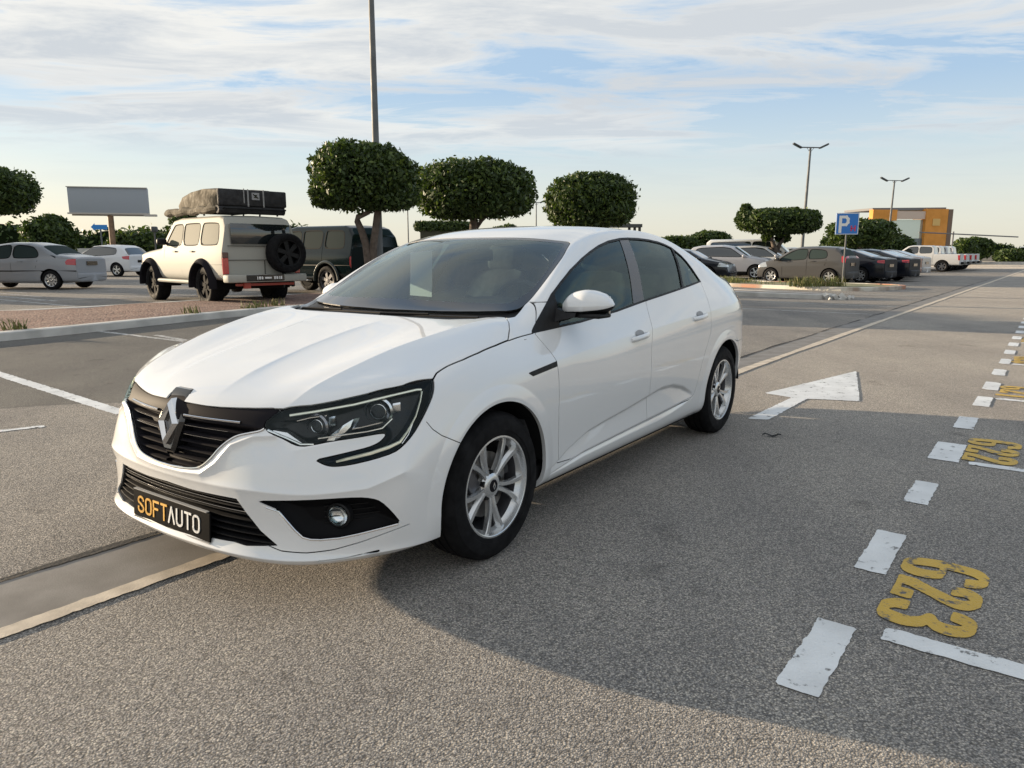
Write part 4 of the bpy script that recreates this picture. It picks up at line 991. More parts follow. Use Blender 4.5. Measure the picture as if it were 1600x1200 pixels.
# headlamp innards
for sg, par in ((1, hl_l), (-1, hl_r)):
    Fq = lambda pts, push: [on_front(sg*a, b, push*.6) for a, b in f3(pts)]
    dr = G()
    top_ = Fq([(.765,.535,.715),(.70,.60,.728),(.60,.695,.748),(.50,.76,.768),(.40,.81,.783),(.385,.82,.782)], .010)
    dr.tube(top_, .0050, 6)
    low_ = Fq([(.385,.822,.775),(.40,.825,.74),(.43,.83,.69),(.47,.825,.64),(.50,.815,.607),(.54,.80,.593),(.60,.765,.578),(.67,.72,.566),(.70,.70,.560)], .008)
    dr.tube(low_, [.0032,.0032,.0034,.004,.006,.0072,.007,.006,.004], 6)
    obj('light_guide', dr, [M_DRL], par)
    lin = G(); lin.tube(Fq([(.455,.838,.665),(.475,.835,.63),(.50,.825,.60)], .006), .0018, 5); lin.tube(Fq([(.34,.832,.80),(.36,.842,.745),(.39,.846,.70)], .02), .001, 4)
    lin.tube(Fq([(.812,.475,.664),(.79,.55,.640),(.775,.60,.622),(.745,.637,.622)], .010), .0045, 6)
    lin.tube(Fq([(.735,.645,.640),(.66,.715,.650),(.60,.755,.655),(.555,.783,.662),(.52,.80,.69)], .012), .003, 6)
    obj('chrome_trim', lin, [M_REFL], par)
    wing = G()
    a = [on_front(sg*s_, z_, p_) for s_, z_, p_ in ((.660,.628,.03),(.680,.650,.014),(.720,.680,.008),(.755,.700,.012),(.745,.674,.014),(.715,.645,.014),(.690,.630,.02),(.670,.622,.03))]
    ctr = on_front(sg*.71, .660, .018)
    wing.add(a+[ctr+Vector((.012, sg*.006, 0))]+[p-Vector((.03, 0, 0)) for p in a], [(i, (i+1) % 8, 8) for i in range(8)]+[(i, (i+1) % 8, 9+(i+1) % 8, 9+i) for i in range(8)])
    # small chrome wedge at the inner lower corner
    b_ = [on_front(sg*s_, z_, p_) for s_, z_, p_ in ((.475,.668,.02),(.53,.660,.02),(.585,.628,.02),(.575,.622,.018),(.53,.640,.015),(.49,.655,.015))]
    wing.add(b_+[p-Vector((.02, 0, 0)) for p in b_], [tuple(range(6))]+[(i, (i+1) % 6, 6+(i+1) % 6, 6+i) for i in range(6)])
    for pts_, w_ in (([(.672,.696,.022),(.684,.697,.016),(.694,.698,.012)], .034), ([(.897,.726,.022),(.910,.727,.015),(.922,.728,.012)], .036), ([(.70,.664,.03),(.78,.672,.03),(.86,.684,.03)], .006), ([(.555,.700,.03),(.60,.715,.03),(.66,.722,.03)], .005)):
        strip(wing, [on_front(sg*s_, z_, p_) for s_, z_, p_ in pts_], w_, .006)
    for q_ in islands(wing): obj('reflector', q_, [M_REFL], par, ang=20)
    for (s_, z_, r_, dp, deg) in ((.628,.688,.037,.046,16),(.848,.722,.043,.042,36)):
        c = on_front(sg*s_, z_, dp); d = Vector((math.cos(R(deg)), sg*math.sin(R(deg)), -.01)).normalized(); fm = d.to_track_quat('Z', 'Y').to_matrix()
        g = G(); g.lathe([(r_*1.25,-.03),(r_*1.22,.004),(r_*1.05,.010),(r_*1.0,.004),(r_*.98,-.01)], 32, 'Z', c=c, frame=fm); pj = obj('lamp_module', g, [M_REFL if s_ > .7 else mat('module_grey', (.30,.30,.32), .2, metal=.9)], par)
        g = G(); g.lathe([(r_*.98,-.012),(r_*.7,-.022),(r_*.3,-.030),(0,-.031)], 32, 'Z', c=c, frame=fm); obj('reflector', g, [M_GBLK if s_ < .7 else mat('bowl', (.2,.2,.21), .08, metal=1)], pj)
        g = G(); g.lathe([(r_*.95,-.006),(r_*.7,.004),(r_*.35,.010),(0,.012)], 32, 'Z', c=c, frame=fm); obj('lens', g, [M_LENS], pj)
        g = G()
        for q in range(1): g.lathe([(r_*(.62-.3*q),.006+.003*q),(r_*(.66-.3*q),.008+.003*q),(r_*(.62-.3*q),.009+.003*q)], 32, 'Z', c=c, frame=fm)
        obj('lens_ring', g, [M_REFL], pj)

# under-tray, wheel wells, cabin
g = G()
g.box((-1.36,0,.26), (2.06,1.70,.10)); g.box((.55,0,.27), (.36,1.24,.08)); g.box((-3.28,0,.38), (.5,1.4,.08)); g.box((0,0,.40), (.74,1.1,.3)); g.box((-2.71,0,.40), (.74,1.1,.3)); g.box((.60,0,.5), (.2,1.0,.4)); g.box((.35,0,.55),(.3,1.3,.3))
for cx in (0.004, -2.711):
    for sg in (-1, 1):
        ring = []
        for k in range(25):
            a = R(4+172*k/24); ring.append([(cx+.378*math.cos(a), sg*y, .314+.378*math.sin(a)) for y in (.50,.72,.878)])
        g.grid(ring)
        g.add([(cx+.378*math.cos(R(4+172*k/24)), sg*.52, .314+.378*math.sin(R(4+172*k/24))) for k in range(25)], [tuple(range(25))])
obj('underbody', g, [mat('wheel_well', (.010,.010,.011), .85, spec=.2)], car, recalc=False)
g = G()
g.box((-1.6,0,.34), (3.0,1.62,.04)); g.box((-.42,0,.62), (.04,1.5,.5))
for sg in (-1, 1): g.box((-1.45,sg*.80,.62), (2.3,.03,.56)); g.box((-1.45,sg*.775,.86), (2.3,.04,.10))
obj('cabin_lining', g, [M_INT], car)
# dashboard
g = G(); prof = [(-.38,.80),(-.36,.955),(-.44,.985),(-.60,.995),(-.78,.985),(-.86,.95),(-.88,.86),(-.84,.62),(-.80,.50)]
g.grid([[(a, y, b-.03*(abs(y)/.74)**4) for y in np.linspace(-.74,.74,17)] for a, b in prof])
g.rbox((-.72,.36,1.01), (.30,.42,.07), r=.03); g.rbox((-.83,0,.83), (.10,.22,.26), r=.02); g.rbox((-1.15,0,.55), (.9,.2,.16), r=.04)
obj('dashboard', g, [M_DASH], car, recalc=False)
g = G(); fm = Euler((0, R(-66), 0)).to_matrix(); cw = Vector((-.98,.37,.955))
ringp = [fm @ Vector((.185*math.cos(a), .185*math.sin(a), 0)) + cw for a in np.linspace(0, 2*math.pi, 41)]
g.tube(ringp, .016, 8, cap=False)
for a in (0, 180, 270): g.tube([cw, fm @ Vector((.18*math.cos(R(a+90)), .18*math.sin(R(a+90)), 0)) + cw], .018, 6)
g.lathe([(0,.02),(.05,.02),(.065,0),(.06,-.05)], 20, 'Z', c=cw, frame=fm)
obj('steering_wheel', g, [M_DASH], car)
g = G(); g.tube([(-.88,.37,.90),(-.97,.37,.95)], .04, 10); obj('steering_column', g, [M_DASH], car)
# seats
def seat(y, x=-1.42):
    t = []
    g = G(); g.rbox((x+.10,y,.60), (.52,.50,.16), r=.06, rot=(0, R(-6), 0)); c = obj('seat_cushion', g, [M_INT], car)
    g = G(); rows = []
    for k, (zz, ww, dd) in enumerate([(.60,.22,.06),(.66,.25,.08),(.85,.26,.08),(1.0,.255,.075),(1.10,.23,.06),(1.155,.19,.045),(1.17,.12,.02)]):
        xx = x-.17-(zz-.6)*.36
        rows.append([(xx+dd*math.cos(a)*(1-.25*abs(math.sin(a))**2)+(.05*abs(math.sin(a))**6 if math.cos(a) > 0 else 0), y+ww*math.sin(a), zz) for a in np.linspace(0, 2*math.pi, 25)])
    g.grid(rows); g.add([rows[-1][i] for i in range(24)], [tuple(range(24))]); b = obj('seat_backrest', g, [M_INT], car, ang=60)
    g = G(); g.rbox((x-.40,y,1.245), (.11,.27,.19), r=.05, rot=(0, R(-14), 0), n=5)
    h = obj('headrest', g, [M_INT], b, ang=60); g = G(); [g.tube([(x-.375,y+e,1.13),(x-.39,y+e,1.19)], .007, 6) for e in (-.06,.06)]; obj('headrest_stem', g, [M_CHROME], h)
seat(.37); seat(-.37)
g = G(); g.rbox((-2.2,0,.62), (.5,1.3,.18), r=.06); g.rbox((-2.52,0,.90), (.16,1.34,.56), r=.06, rot=(0, R(-22), 0)); rb = obj('rear_bench', g, [M_INT], car, ang=60)
g = G(); [g.rbox((-2.66,y,1.20), (.10,.25,.15), r=.045, rot=(0, R(-18), 0)) for y in (-.42,0,.42)]; obj('rear_headrest', g, [M_INT], rb)
g = G(); g.box((-2.86,0,1.10), (.42,1.3,.02)); obj('parcel_shelf', g, [M_INT], car)
# roof lining just under the roof skin
g = G(); g.grid([[(x, y, z-.028-.05*(abs(y)/.55)**3) for y in np.linspace(-.55,.55,9)] for x, z in ((-1.06,1.37),(-1.3,1.405),(-1.6,1.43),(-2.0,1.42),(-2.4,1.37),(-2.55,1.34))]); obj('roof_lining', g, [M_LINER], car, recalc=False)
g = G(); g.rbox((-1.0,.0,1.265), (.03,.24,.065), r=.012); g.tube([(-1.0,0,1.33),(-1.0,0,1.28)], .01, 6); g.box((-1.03,0,1.335), (.08,.13,.03)); obj('rear_view_mirror', g, [M_BLK], car)
# flat card behind the glass, makes the pale rectangle there
def ws_point(y, x, push=.03):
    h = bvh.ray_cast(Vector((x, abs(y), 2)), Vector((0, 0, -1))); return Vector((x, y, h[0].z-push))
g = G(); A_ = []
for (y, x, z) in ((-.30,-.47,1.075),(-.165,-.46,1.070),(-.185,-.60,1.150),(-.315,-.605,1.158)):
    pass
card = [(-.86,-.385,1.03),(-.86,-.215,1.025),(-.872,-.215,1.292),(-.872,-.385,1.280)]
g.add(card+[(x-.004,y,z) for x,y,z in card], [(0,1,2,3),(7,6,5,4),(0,4,5,1),(1,5,6,2),(2,6,7,3),(3,7,4,0)])
pc = obj('pale_card', g, [mat('card_pale', (.80,.84,.86), .6)], None, smooth=False, label='pale rectangular card standing behind the windscreen of the white saloon', category='card')
pc.location = CAR_LOC; pc.rotation_euler = (0, 0, CAR_YAW)
# wipers
g = G()
for (x0, y0, x1, y1) in ((-.185,.06,-.245,.60),(-.19,-.52,-.215,.02)):
    P = []
    for k in range(9):
        t = k/8; q = ws_point(y0+(y1-y0)*t, x0+(x1-x0)*t, .004); P.append(q)
    strip(g, P, .010, .010); g.tube([P[0]+Vector((.03,-.02,-.03)), P[0]+Vector((.01,0,.004)), P[4]+Vector((0,0,.008))], [.009,.007,.005], 8)
obj('wiper', g, [M_BLK], car)

# door handles
def handle(x0, x1, z0, z1):
    for sg in (1, -1):
        P = []; n_ = 13
        for k in range(n_):
            t = k/(n_-1); x = x0+(x1-x0)*t; z = z0+(z1-z0)*t
            p, nn = on_side(x, z, 0); o = .030*min(1, 4.2*t*(1-t))**.6-.004
            q = p+nn*o; P.append(Vector((q.x, q.y*sg, q.z)))
        g = G(); rows = []
        for i, p in enumerate(P):
            tt = (P[min(i+1, n_-1)]-P[max(i-1, 0)]).normalized(); nn = Vector((0, sg, 0)); up = Vector((0,0,1)); hw = .0155*(1 if 0 < i < n_-1 else .75)
            rows.append([p+nn*.010*math.cos(a)+up*hw*math.sin(a) for a in np.linspace(0, 2*math.pi, 13)])
        g.grid(rows); g.add(rows[0][:-1], [tuple(range(12))]); g.add(rows[-1][:-1], [tuple(range(12))])
        h = obj('door_handle', g, [M_WHITE], car, ang=50)
        g = G(); xm, zm = (x0+x1)/2, (z0+z1)/2+.012; vs = []
        for a in np.linspace(0, 2*math.pi, 25)[:-1]:
            p, nn = on_side(xm+.048*math.cos(a), zm+.020*math.sin(a)+.006, -.004); vs.append((p.x, p.y*sg, p.z))
        pc, nn = on_side(xm, zm+.006, -.005); g.add(vs+[(pc.x, pc.y*sg, pc.z)], [(i, (i+1) % 24, 24) for i in range(24)]); obj('handle_cup', g, [mat('cup_grey', (.30,.30,.31), .5)], h, recalc=False)
handle(-1.225, -1.435, .812, .828); handle(-2.10, -2.31, .862, .874)
# exterior mirrors
def ext_mirror(sg):
    cx, cz = (-.69, 1.030) if sg > 0 else (-.735, 1.020)
    g = G(); rows = []; nk = 15
    for k in range(nk):                       # along y, inner to outer
        t = k/(nk-1); y = (.806 if sg > 0 else .78)+.232*t
        hh = .062*(math.sin(math.pi*min(1, .18+.82*(1-t)**.0*(1-abs(t-.42)**2.6*2.2))/2)) if False else .0
        up = np.interp(t, [0,.08,.2,.4,.6,.8,.92,1], [.030,.055,.070,.078,.072,.054,.030,.004]); dn = np.interp(t, [0,.1,.4,.8,.93,1], [.042,.047,.047,.036,.022,.004])
        fx = np.interp(t, [0,.15,.5,.8,.95,1], [.055,.080,.090,.070,.038,.006]); cz_ = cz + .010*(t-.5); xo = cx-.035*t
        ring = []
        for a in np.linspace(0, 2*math.pi, 29):
            ca, sa = math.cos(a), math.sin(a)
            ring.append((xo + (fx*abs(ca)**.75 if ca > 0 else -.035*abs(ca)**.35*(fx/.09)), y*sg, cz_ + (up if sa > 0 else dn)*math.copysign(abs(sa)**.85, sa)))
        rows.append(ring)
    zs = lambda v: v[2] < cz-.020
    gw = G(); gb = G(); gw.grid(rows)
    gw.add(rows[0][:-1], [tuple(range(28))])
    # black lower tray
    me_r = [[v for v in r_] for r_ in rows]
    gw.m = [1 if (len(f) == 4 and math.sin(2*math.pi*((min(f) % 29)+.5)/28) < -.38) else 0 for f in gw.f]
    m = obj('door_mirror', gw, [M_WHITE, M_BLK], car, ang=60)
    g = G(); g.rbox((cx-.036,.925*sg,cz+.004), (.012,.18,.085), r=.005); obj('mirror_glass', g, [mat('mirror_glass', (.6,.6,.6), .02, metal=1)], m)
    g = G(); g.grid([[(a-.05,b-.035*sg,c) for a,b,c in row] for row in [[(-.50,.80*sg,.940),(-.66,.80*sg,.945),(-.66,.80*sg,1.02),(-.56,.80*sg,1.03),(-.50,.80*sg,.940)],[(-.54,.865*sg,.968),(-.645,.865*sg,.968),(-.645,.865*sg,.995),(-.56,.865*sg,1.0),(-.54,.865*sg,.968)],[(-.55,.93*sg,.982),(-.645,.93*sg,.982),(-.645,.93*sg,1.0),(-.56,.93*sg,1.0),(-.55,.93*sg,.982)]]]); obj('mirror_arm', g, [M_BLK], m)
    g = G(); g.rbox((cx,.915*sg,cz-.044), (.12,.19,.022), r=.010); obj('mirror_tray', g, [M_BLK], m)
for sg in (1, -1): ext_mirror(sg)

# wheels
def wheel_master():
    """wheel at origin, axis Y, outer face towards +Y"""
    root = empty('wheel')
    g = G(); r0, r1 = .2065, .3165; w2 = .1025
    prof = [(r0,-.088),(.214,-.097),(.235,-w2-.001),(.262,-w2-.004),(.288,-w2+.004),(.305,-w2+.018),(.3135,-.074),(.3155,-.05),(.3158,-.046),(.309,-.044),(.309,-.038),(.3160,-.036),(r1,-.012),(r1,-.006),(.309,-.004),(.309,.004),(r1,.006),(r1,.012),(.3160,.036),(.309,.038),(.309,.044),(.3158,.046),(.3155,.05),(.3135,.074),(.305,w2-.018),(.296,w2-.007),(.288,w2-.004),(.2865,w2-.001),(.262,w2+.004),(.2385,w2+.002),(.237,w2-.001),(.225,w2-.002),(.214,.097),(r0,.088)]
    g.lathe(prof, 96, 'Y'); obj('tyre', g, [M_TYRE], root, ang=50)
    g = G(); g.lathe([(.2095,.099),(.2165,.098),(.2175,.092),(.210,.086),(.2035,.084),(.2000,.070),(.190,.056)], 80, 'Y')
    g.lathe([(.2095,.099),(.2065,.097),(.2035,.084)], 80, 'Y')
    # spokes in five V pairs
    for k in range(5):
        for e in (-1, 1):
            a_out = R(-90+72*k+e*15.5); a_in = R(-90+72*k+e*15)
            P = []
            for t in np.linspace(0, 1, 8):
                r_ = .048+(.203-.048)*t; off = .010+(r_*math.tan(R(15.5))-.010)*t**1.05
                ctr = R(-90+72*k); u = Vector((math.cos(ctr), 0, math.sin(ctr))); v = Vector((-math.sin(ctr), 0, math.cos(ctr)))
                hgt = .066+.020*t**.8 if t < .9 else .083
                P.append((u*r_+v*off*e+Vector((0, hgt, 0)), (v*e*math.cos(R(15.5))-u*math.sin(R(15.5))).normalized(), t))
            rows = []
            for p, n_, t in P:
                w_ = .0080+.0055*t; d_ = .026
                out = n_*1.0
                rows.append([p+out*w_*.85+Vector((0,.0,0)), p+out*w_+Vector((0,-.004,0)), p+out*w_*.8+Vector((0,-d_,0)), p-out*w_*1.3+Vector((0,-d_,0)), p-out*w_*1.4+Vector((0,-.014,0)), p-out*w_*.55, p+out*w_*.85])
            g.grid(rows)
    g.lathe([(.026,.075),(.040,.074),(.052,.068),(.062,.056),(.064,.02)], 40, 'Y')
    rim = obj('rim', g, [M_SILVER], root, ang=28)
    g = G(); g.lathe([(.190,.056),(.182,.03),(.179,-.06),(.200,-.085),(.212,-.09)], 80, 'Y'); obj('rim_barrel', g, [mat('barrel_grey', (.09,.09,.10), .4, metal=.6)], rim, recalc=False)
    g = G(); g.lathe([(0,.079),(.024,.078),(.027,.075),(.027,.06)], 28, 'Y'); cap = obj('hub_cap', g, [M_DGREY], rim)
    g = G(); g.add([(0,.080,.017),(.0105,.080,0),(0,.080,-.017),(-.0105,.080,0),(0,.0815,.008),(.004,.0815,0),(0,.0815,-.008),(-.004,.0815,0)], [(0,1,5,4),(1,2,6,5),(2,3,7,6),(3,0,4,7)]); obj('hub_emblem', g, [M_CHROME], cap, smooth=False, recalc=False)
    g = G()
    for k in range(5):
        a = R(-90+72*k+36); g.lathe([(0,.064),(.007,.064),(.0085,.060),(.0085,.045)], 8, 'Y', c=(.054*math.cos(a), 0, .054*math.sin(a)))
    obj('wheel_bolt', g, [M_CHROME], rim)
    g = G()
    for k in range(5):
        a = R(-90+72*k+36); g.lathe([(.013,.0665),(.0125,.052)], 16, 'Y', c=(.054*math.cos(a), 0, .054*math.sin(a)))
        g.lathe([(.0,.0672),(.0128,.0672)], 16, 'Y', c=(.054*math.cos(a), 0, .054*math.sin(a)))
    obj('bolt_well', g, [M_BLK], rim, recalc=False)
    g = G(); g.lathe([(.075,.03),(.14,.03),(.14,.01),(.075,.01)], 48, 'Y', closed=True); g.lathe([(0,.04),(.07,.04),(.075,.01)], 32, 'Y'); obj('brake_disc', g, [M_DISC], root)
    g = G(); g.rbox((.11,.022,.05), (.07,.06,.13), r=.015, rot=(0, R(25), 0)); obj('brake_caliper', g, [M_ALLOYD], root)
    g = G(); g.lathe([(.176,-.02),(0,-.02)], 32, 'Y'); obj('backing_plate', g, [M_SEAM], root, recalc=False)
    return root
wm = wheel_master(); wm.parent = car
def place_wheel(o, x, y, spin, flip=False, steer=0):
    o.location = (x, y, .3145); o.rotation_euler = (0, spin, steer) if not flip else (0, spin, math.pi+steer)
place_wheel(wm, 0, .7885, R(0))
for (x, y, sp, fl) in ((-2.711,.787,R(-9),False),(0,-.7885,R(10),True),(-2.711,-.787,R(50),True)):
    c = copy_tree(wm, car); place_wheel(c, x, y, sp, fl)
# ---------------------------------------------------------------- trees
def leaf_mat(name, a, b):
    m = bpy.data.materials.new(name); m.use_nodes = True; MATS[name] = m
    nt, new, link = NT(m); bs = nt.nodes['Principled BSDF']; g_ = new('ShaderNodeNewGeometry'); 
    oi = new('ShaderNodeTexCoord'); n = new('ShaderNodeTexNoise'); link(oi.outputs['Object'], n.inputs['Vector']); n.inputs['Scale'].default_value = 2.6; n.inputs['Detail'].default_value = 2
    link(ramp(new, link, n.outputs[0], [(.3, a), (.7, b)]), bs.inputs['Base Color']); bs.inputs['Roughness'].default_value = .5; bs.inputs['Specular IOR Level'].default_value = .35
    tr = new('ShaderNodeBsdfTranslucent'); tr.inputs[0].default_value = (b[0]*1.2, b[1]*1.3, b[2]*.5, 1)
    mx = new('ShaderNodeMixShader'); mx.inputs[0].default_value = .22; out = nt.nodes['Material Output']; link(bs.outputs[0], mx.inputs[1]); link(tr.outputs[0], mx.inputs[2]); link(mx.outputs[0], out.inputs[0])
    return m
M_LEAF = [leaf_mat('leaf_dark', (.022,.040,.012), (.040,.068,.018)), leaf_mat('leaf_mid', (.035,.062,.016), (.065,.10,.025)), leaf_mat('leaf_light', (.07,.11,.025), (.12,.16,.035))]
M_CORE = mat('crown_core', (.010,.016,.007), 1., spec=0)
M_BARK = mat('bark', (.11,.085,.068), .9, noise=(7, .4), bump=(22, .7, .02))

def leaves(g, lobes, n, size, seed, flat=.5):
    """leaf quads spread through ellipsoid lobes, densest near the surface"""
    rg = np.random.default_rng(seed); L = np.array([(*c, *r_) for c, r_ in lobes], float)
    wts = (L[:, 3]*L[:, 4]+L[:, 3]*L[:, 5]+L[:, 4]*L[:, 5]); wts /= wts.sum()
    k = rg.choice(len(L), n, p=wts); d = rg.normal(size=(n, 3)); d /= np.linalg.norm(d, axis=1)[:, None]
    rr = 1-.36*rg.random(n)**1.9+.055*rg.normal(size=n)
    # stray shoots: small clusters that stick out of the clipped outline
    ns = n//14; cd = rg.normal(size=(46, 3)); cd[:, 2] = np.abs(cd[:, 2])*.8-.15; cd /= np.linalg.norm(cd, axis=1)[:, None]; pick = rg.integers(0, 46, ns)
    d[:ns] = cd[pick]+rg.normal(size=(ns, 3))*.05; d[:ns] /= np.linalg.norm(d[:ns], axis=1)[:, None]; rr[:ns] = 1+.13*rg.random(ns); k[:ns] = pick % len(L)
    # superellipsoid: flatter top and bottom than a ball
    p = np.sign(d)*np.abs(d)**.82; p /= (np.abs(p)**2.6).sum(1)[:, None]**(1/2.6)
    bump = .07*np.sin(d[:, 0]*7+seed)*np.sin(d[:, 1]*6+1.3)*np.sin(d[:, 2]*8+2)
    P = L[k, :3]+p*L[k, 3:]*(rr+bump)[:, None]
    nrm = d*.6+rg.normal(size=(n, 3))*.75; nrm /= np.linalg.norm(nrm, axis=1)[:, None]
    u = np.cross(nrm, rg.normal(size=(n, 3))); u /= np.linalg.norm(u, axis=1)[:, None]; v = np.cross(nrm, u)
    s_ = size*(.45+1.0*rg.random(n))[:, None]
    Q = np.stack([P-u*s_, P+v*s_*.45, P+u*s_, P-v*s_*.45], 1).reshape(-1, 3)
    mi = rg.choice(3, n, p=[.45, .38, .17])
    return Q, mi
def crown(name, lobes, n, size, seed, parent, core=.80):
    Q, mi = leaves(None, lobes, n, size, seed); V = Q; F = np.arange(len(Q)).reshape(-1, 4)
    me = bpy.data.meshes.new(name); cg = G(); cg.cur = 3
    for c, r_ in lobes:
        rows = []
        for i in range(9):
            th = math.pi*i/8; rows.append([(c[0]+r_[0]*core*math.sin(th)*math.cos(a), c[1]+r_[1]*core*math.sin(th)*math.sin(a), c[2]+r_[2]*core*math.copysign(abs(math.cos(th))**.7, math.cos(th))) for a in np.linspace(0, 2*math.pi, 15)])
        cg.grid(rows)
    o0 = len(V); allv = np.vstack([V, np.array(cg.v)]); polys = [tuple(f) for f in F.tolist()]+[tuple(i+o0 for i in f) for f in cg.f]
    me.from_pydata([tuple(v) for v in allv.tolist()], [], polys)
    for m in M_LEAF+[M_CORE]: me.materials.append(m)
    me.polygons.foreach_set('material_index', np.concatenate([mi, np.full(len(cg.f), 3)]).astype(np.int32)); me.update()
    o = bpy.data.objects.new(name, me); C.objects.link(o); o.parent = parent; return o
def tree(loc, lobes, limbs, n, size, seed, label, group=None, rz=0, sc=1, core=.68, category='tree', nm='clipped_tree'):
    root = empty(nm, loc, rz, label=label, category=category, group=group); root.scale = (sc,)*3
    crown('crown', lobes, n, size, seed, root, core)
    g = G()
    for P, r_ in limbs: g.tube(P, r_, 10)
    if limbs: obj('trunk', g, [M_BARK], root, ang=180)
    return root
GT = 'clipped flat-topped trees along the car park'
# tree beside the tall lamp post: kinked double trunk
tree((-3.45,18.0,0), [((-.10,0,3.02),(1.06,1.0,.76)),((.66,.1,2.92),(.55,.8,.60)),((-.66,.1,3.0),(.60,.8,.68)),((-.2,0,3.2),(.9,.9,.60)),((.45,-.2,3.15),(.6,.7,.5)),((-.9,-.2,2.6),(.35,.4,.3)),((.5,-.2,2.5),(.7,.5,.25))],
     [([(0,0,.1),(.02,0,.8),(-.05,0,1.45),(-.13,0,1.75),(-.24,0,2.02),(-.22,0,2.12),(.02,0,2.22),(.12,0,2.5)],[.13,.11,.09,.085,.075,.07,.06,.05]),
      ([(.06,0,.1),(.10,.02,.8),(.12,0,1.4),(.20,0,1.9),(.26,0,2.3),(.30,0,2.9)],[.12,.10,.09,.085,.08,.06]),([(.26,0,2.2),(.5,0,2.7)],[.05,.03])],
     26000, .062, 1, 'nearest clipped tree with a kinked double trunk beside the tall lamp post', GT)
tree((-1.12,22.3,0), [((0,0,3.08),(1.66,1.4,.80)),((-.9,.1,3.05),(.85,.9,.72)),((.95,.1,3.02),(.85,.9,.70)),((0,0,3.35),(1.3,1.1,.58)),((-.5,-.2,2.6),(.9,.7,.38))],
     [([(.0,0,.1),(-.02,0,1.0),(-.05,0,1.7),(.0,0,2.2),(-.1,0,2.6)],[.16,.13,.12,.12,.08]),([(-.02,0,1.9),(.25,0,2.25),(.6,0,2.5)],[.07,.05,.03])],
     26000, .070, 2, 'broadest clipped tree, second of the row, right of the tall lamp post', GT)
tree((2.68,25.6,0), [((0,0,3.0),(1.42,1.3,.84)),((-.75,.1,2.85),(.74,.8,.68)),((.78,.1,2.85),(.68,.8,.64)),((0,0,3.35),(1.05,1.0,.55)),((-.2,-.2,2.5),(.8,.6,.42))],
     [([(.0,0,.1),(.05,0,1.0),(.02,0,1.8),(-.1,0,2.2),(-.2,0,2.6)],[.14,.11,.10,.09,.06]),([(.02,0,1.8),(.2,0,2.2),(.5,0,2.5)],[.06,.05,.03])],
     24000, .074, 3, 'third clipped tree of the row, above the roof of the white saloon', GT)
tree((14.3,40.6,0), [((0,0,2.95),(1.88,1.6,.64)),((-1.55,.1,3.05),(.60,.7,.55)),((-1.75,0,3.5),(.28,.3,.35)),((1.3,.1,2.95),(.95,1.0,.60)),((.0,-.2,2.45),(.7,.6,.25)),((.45,.3,2.05),(.35,.35,.22)),((-.4,.3,2.1),(.3,.3,.2))],
     [([(.05,0,.1),(.05,0,.8),(0,0,1.35),(-.15,0,1.7),(-.3,0,2.1)],[.24,.21,.19,.12,.08]),([(0,0,1.3),(.2,0,1.75),(.5,0,2.2)],[.14,.1,.05])],
     22000, .10, 4, 'clipped tree with a short thick trunk behind the grey hatchback', GT)
tree((23.2,50,0), [((0,0,2.55),(2.0,1.6,.85)),((1.1,.1,2.7),(.9,1.0,.7)),((-1.0,.1,2.6),(.9,1.0,.72))], [([(0,0,.1),(0,0,2)],[.2,.15])], 12000, .13, 5, 'dark clipped tree half hidden behind the blue parking sign', GT)
def bush(loc, lobes, n, size, seed, label, group=None, category='bush', sc=1, core=.85, trunk=True, nm='rounded_bush'):
    return tree(loc, lobes, [([(0,0,0),(0,0,1.2)],[.12,.1])] if trunk else [], n, size, seed, label, group, 0, sc, core, category, nm)
bush((26.3,58,0), [((0,0,1.7),(1.9,1.6,1.1)),((-1.2,0,1.6),(1.1,1,.9))], 9000, .15, 6, 'rounded dark bush left of the orange building above the dark cars', 'rounded dark bushes')
bush((31.2,62,0), [((0,0,1.65),(1.6,1.5,1.05)),((1,0,1.55),(1.0,1,.85)),((-1.2,0,1.6),(1.0,1,.85))], 9000, .15, 7, 'rounded dark bush in front of the orange building', 'rounded dark bushes')
bush((17.4,66,0), [((0,0,2.05),(1.75,1.5,1.05)),((-1.4,0,1.9),(1.1,1,.8))], 9000, .16, 8, 'rounded hedge-like bush behind the rear end of the white saloon', 'rounded dark bushes')
bush((13.9,64,0), [((0,0,1.85),(1.5,1.3,.8)),((1.0,0,1.8),(1.0,1,.7))], 7000, .16, 9, 'low rounded bush just left of the other one behind the white saloon', 'rounded dark bushes')
bush((49,80,0), [((0,0,1.7),(1.6,1.4,1.1)),((1.2,0,1.7),(1.0,1,.9))], 6000, .19, 10, 'small round bush on the right beyond the row of pickups', 'rounded dark bushes')
bush((43.5,72,0), [((0,0,1.4),(.9,.9,1.0))], 3500, .17, 30, 'narrow bush at the right corner of the orange building', 'rounded dark bushes')
bush((-.55,60,0), [((0,0,2.9),(1.1,.8,.45)),((.4,0,3.1),(.5,.5,.4))], 2500, .12, 31, 'small dark treetop behind the car roof, left of the far lamp', None, 'tree')
g_ = empty('box_hedge', (-4.6,52,0), 0, label='long flat box hedge behind the car park, left of the second tree', category='hedge')
crown('foliage', [((x,0,3.05),(.75,.6,.36)) for x in (-1.4,-.7,0,.7,1.4)], 7000, .10, 12, g_, .85)
g = G(); g.box((0,0,1.4), (3.4,.8,2.8)); obj('hedge_base', g, [mat('hedge_stems', (.05,.05,.03), .9)], g_)
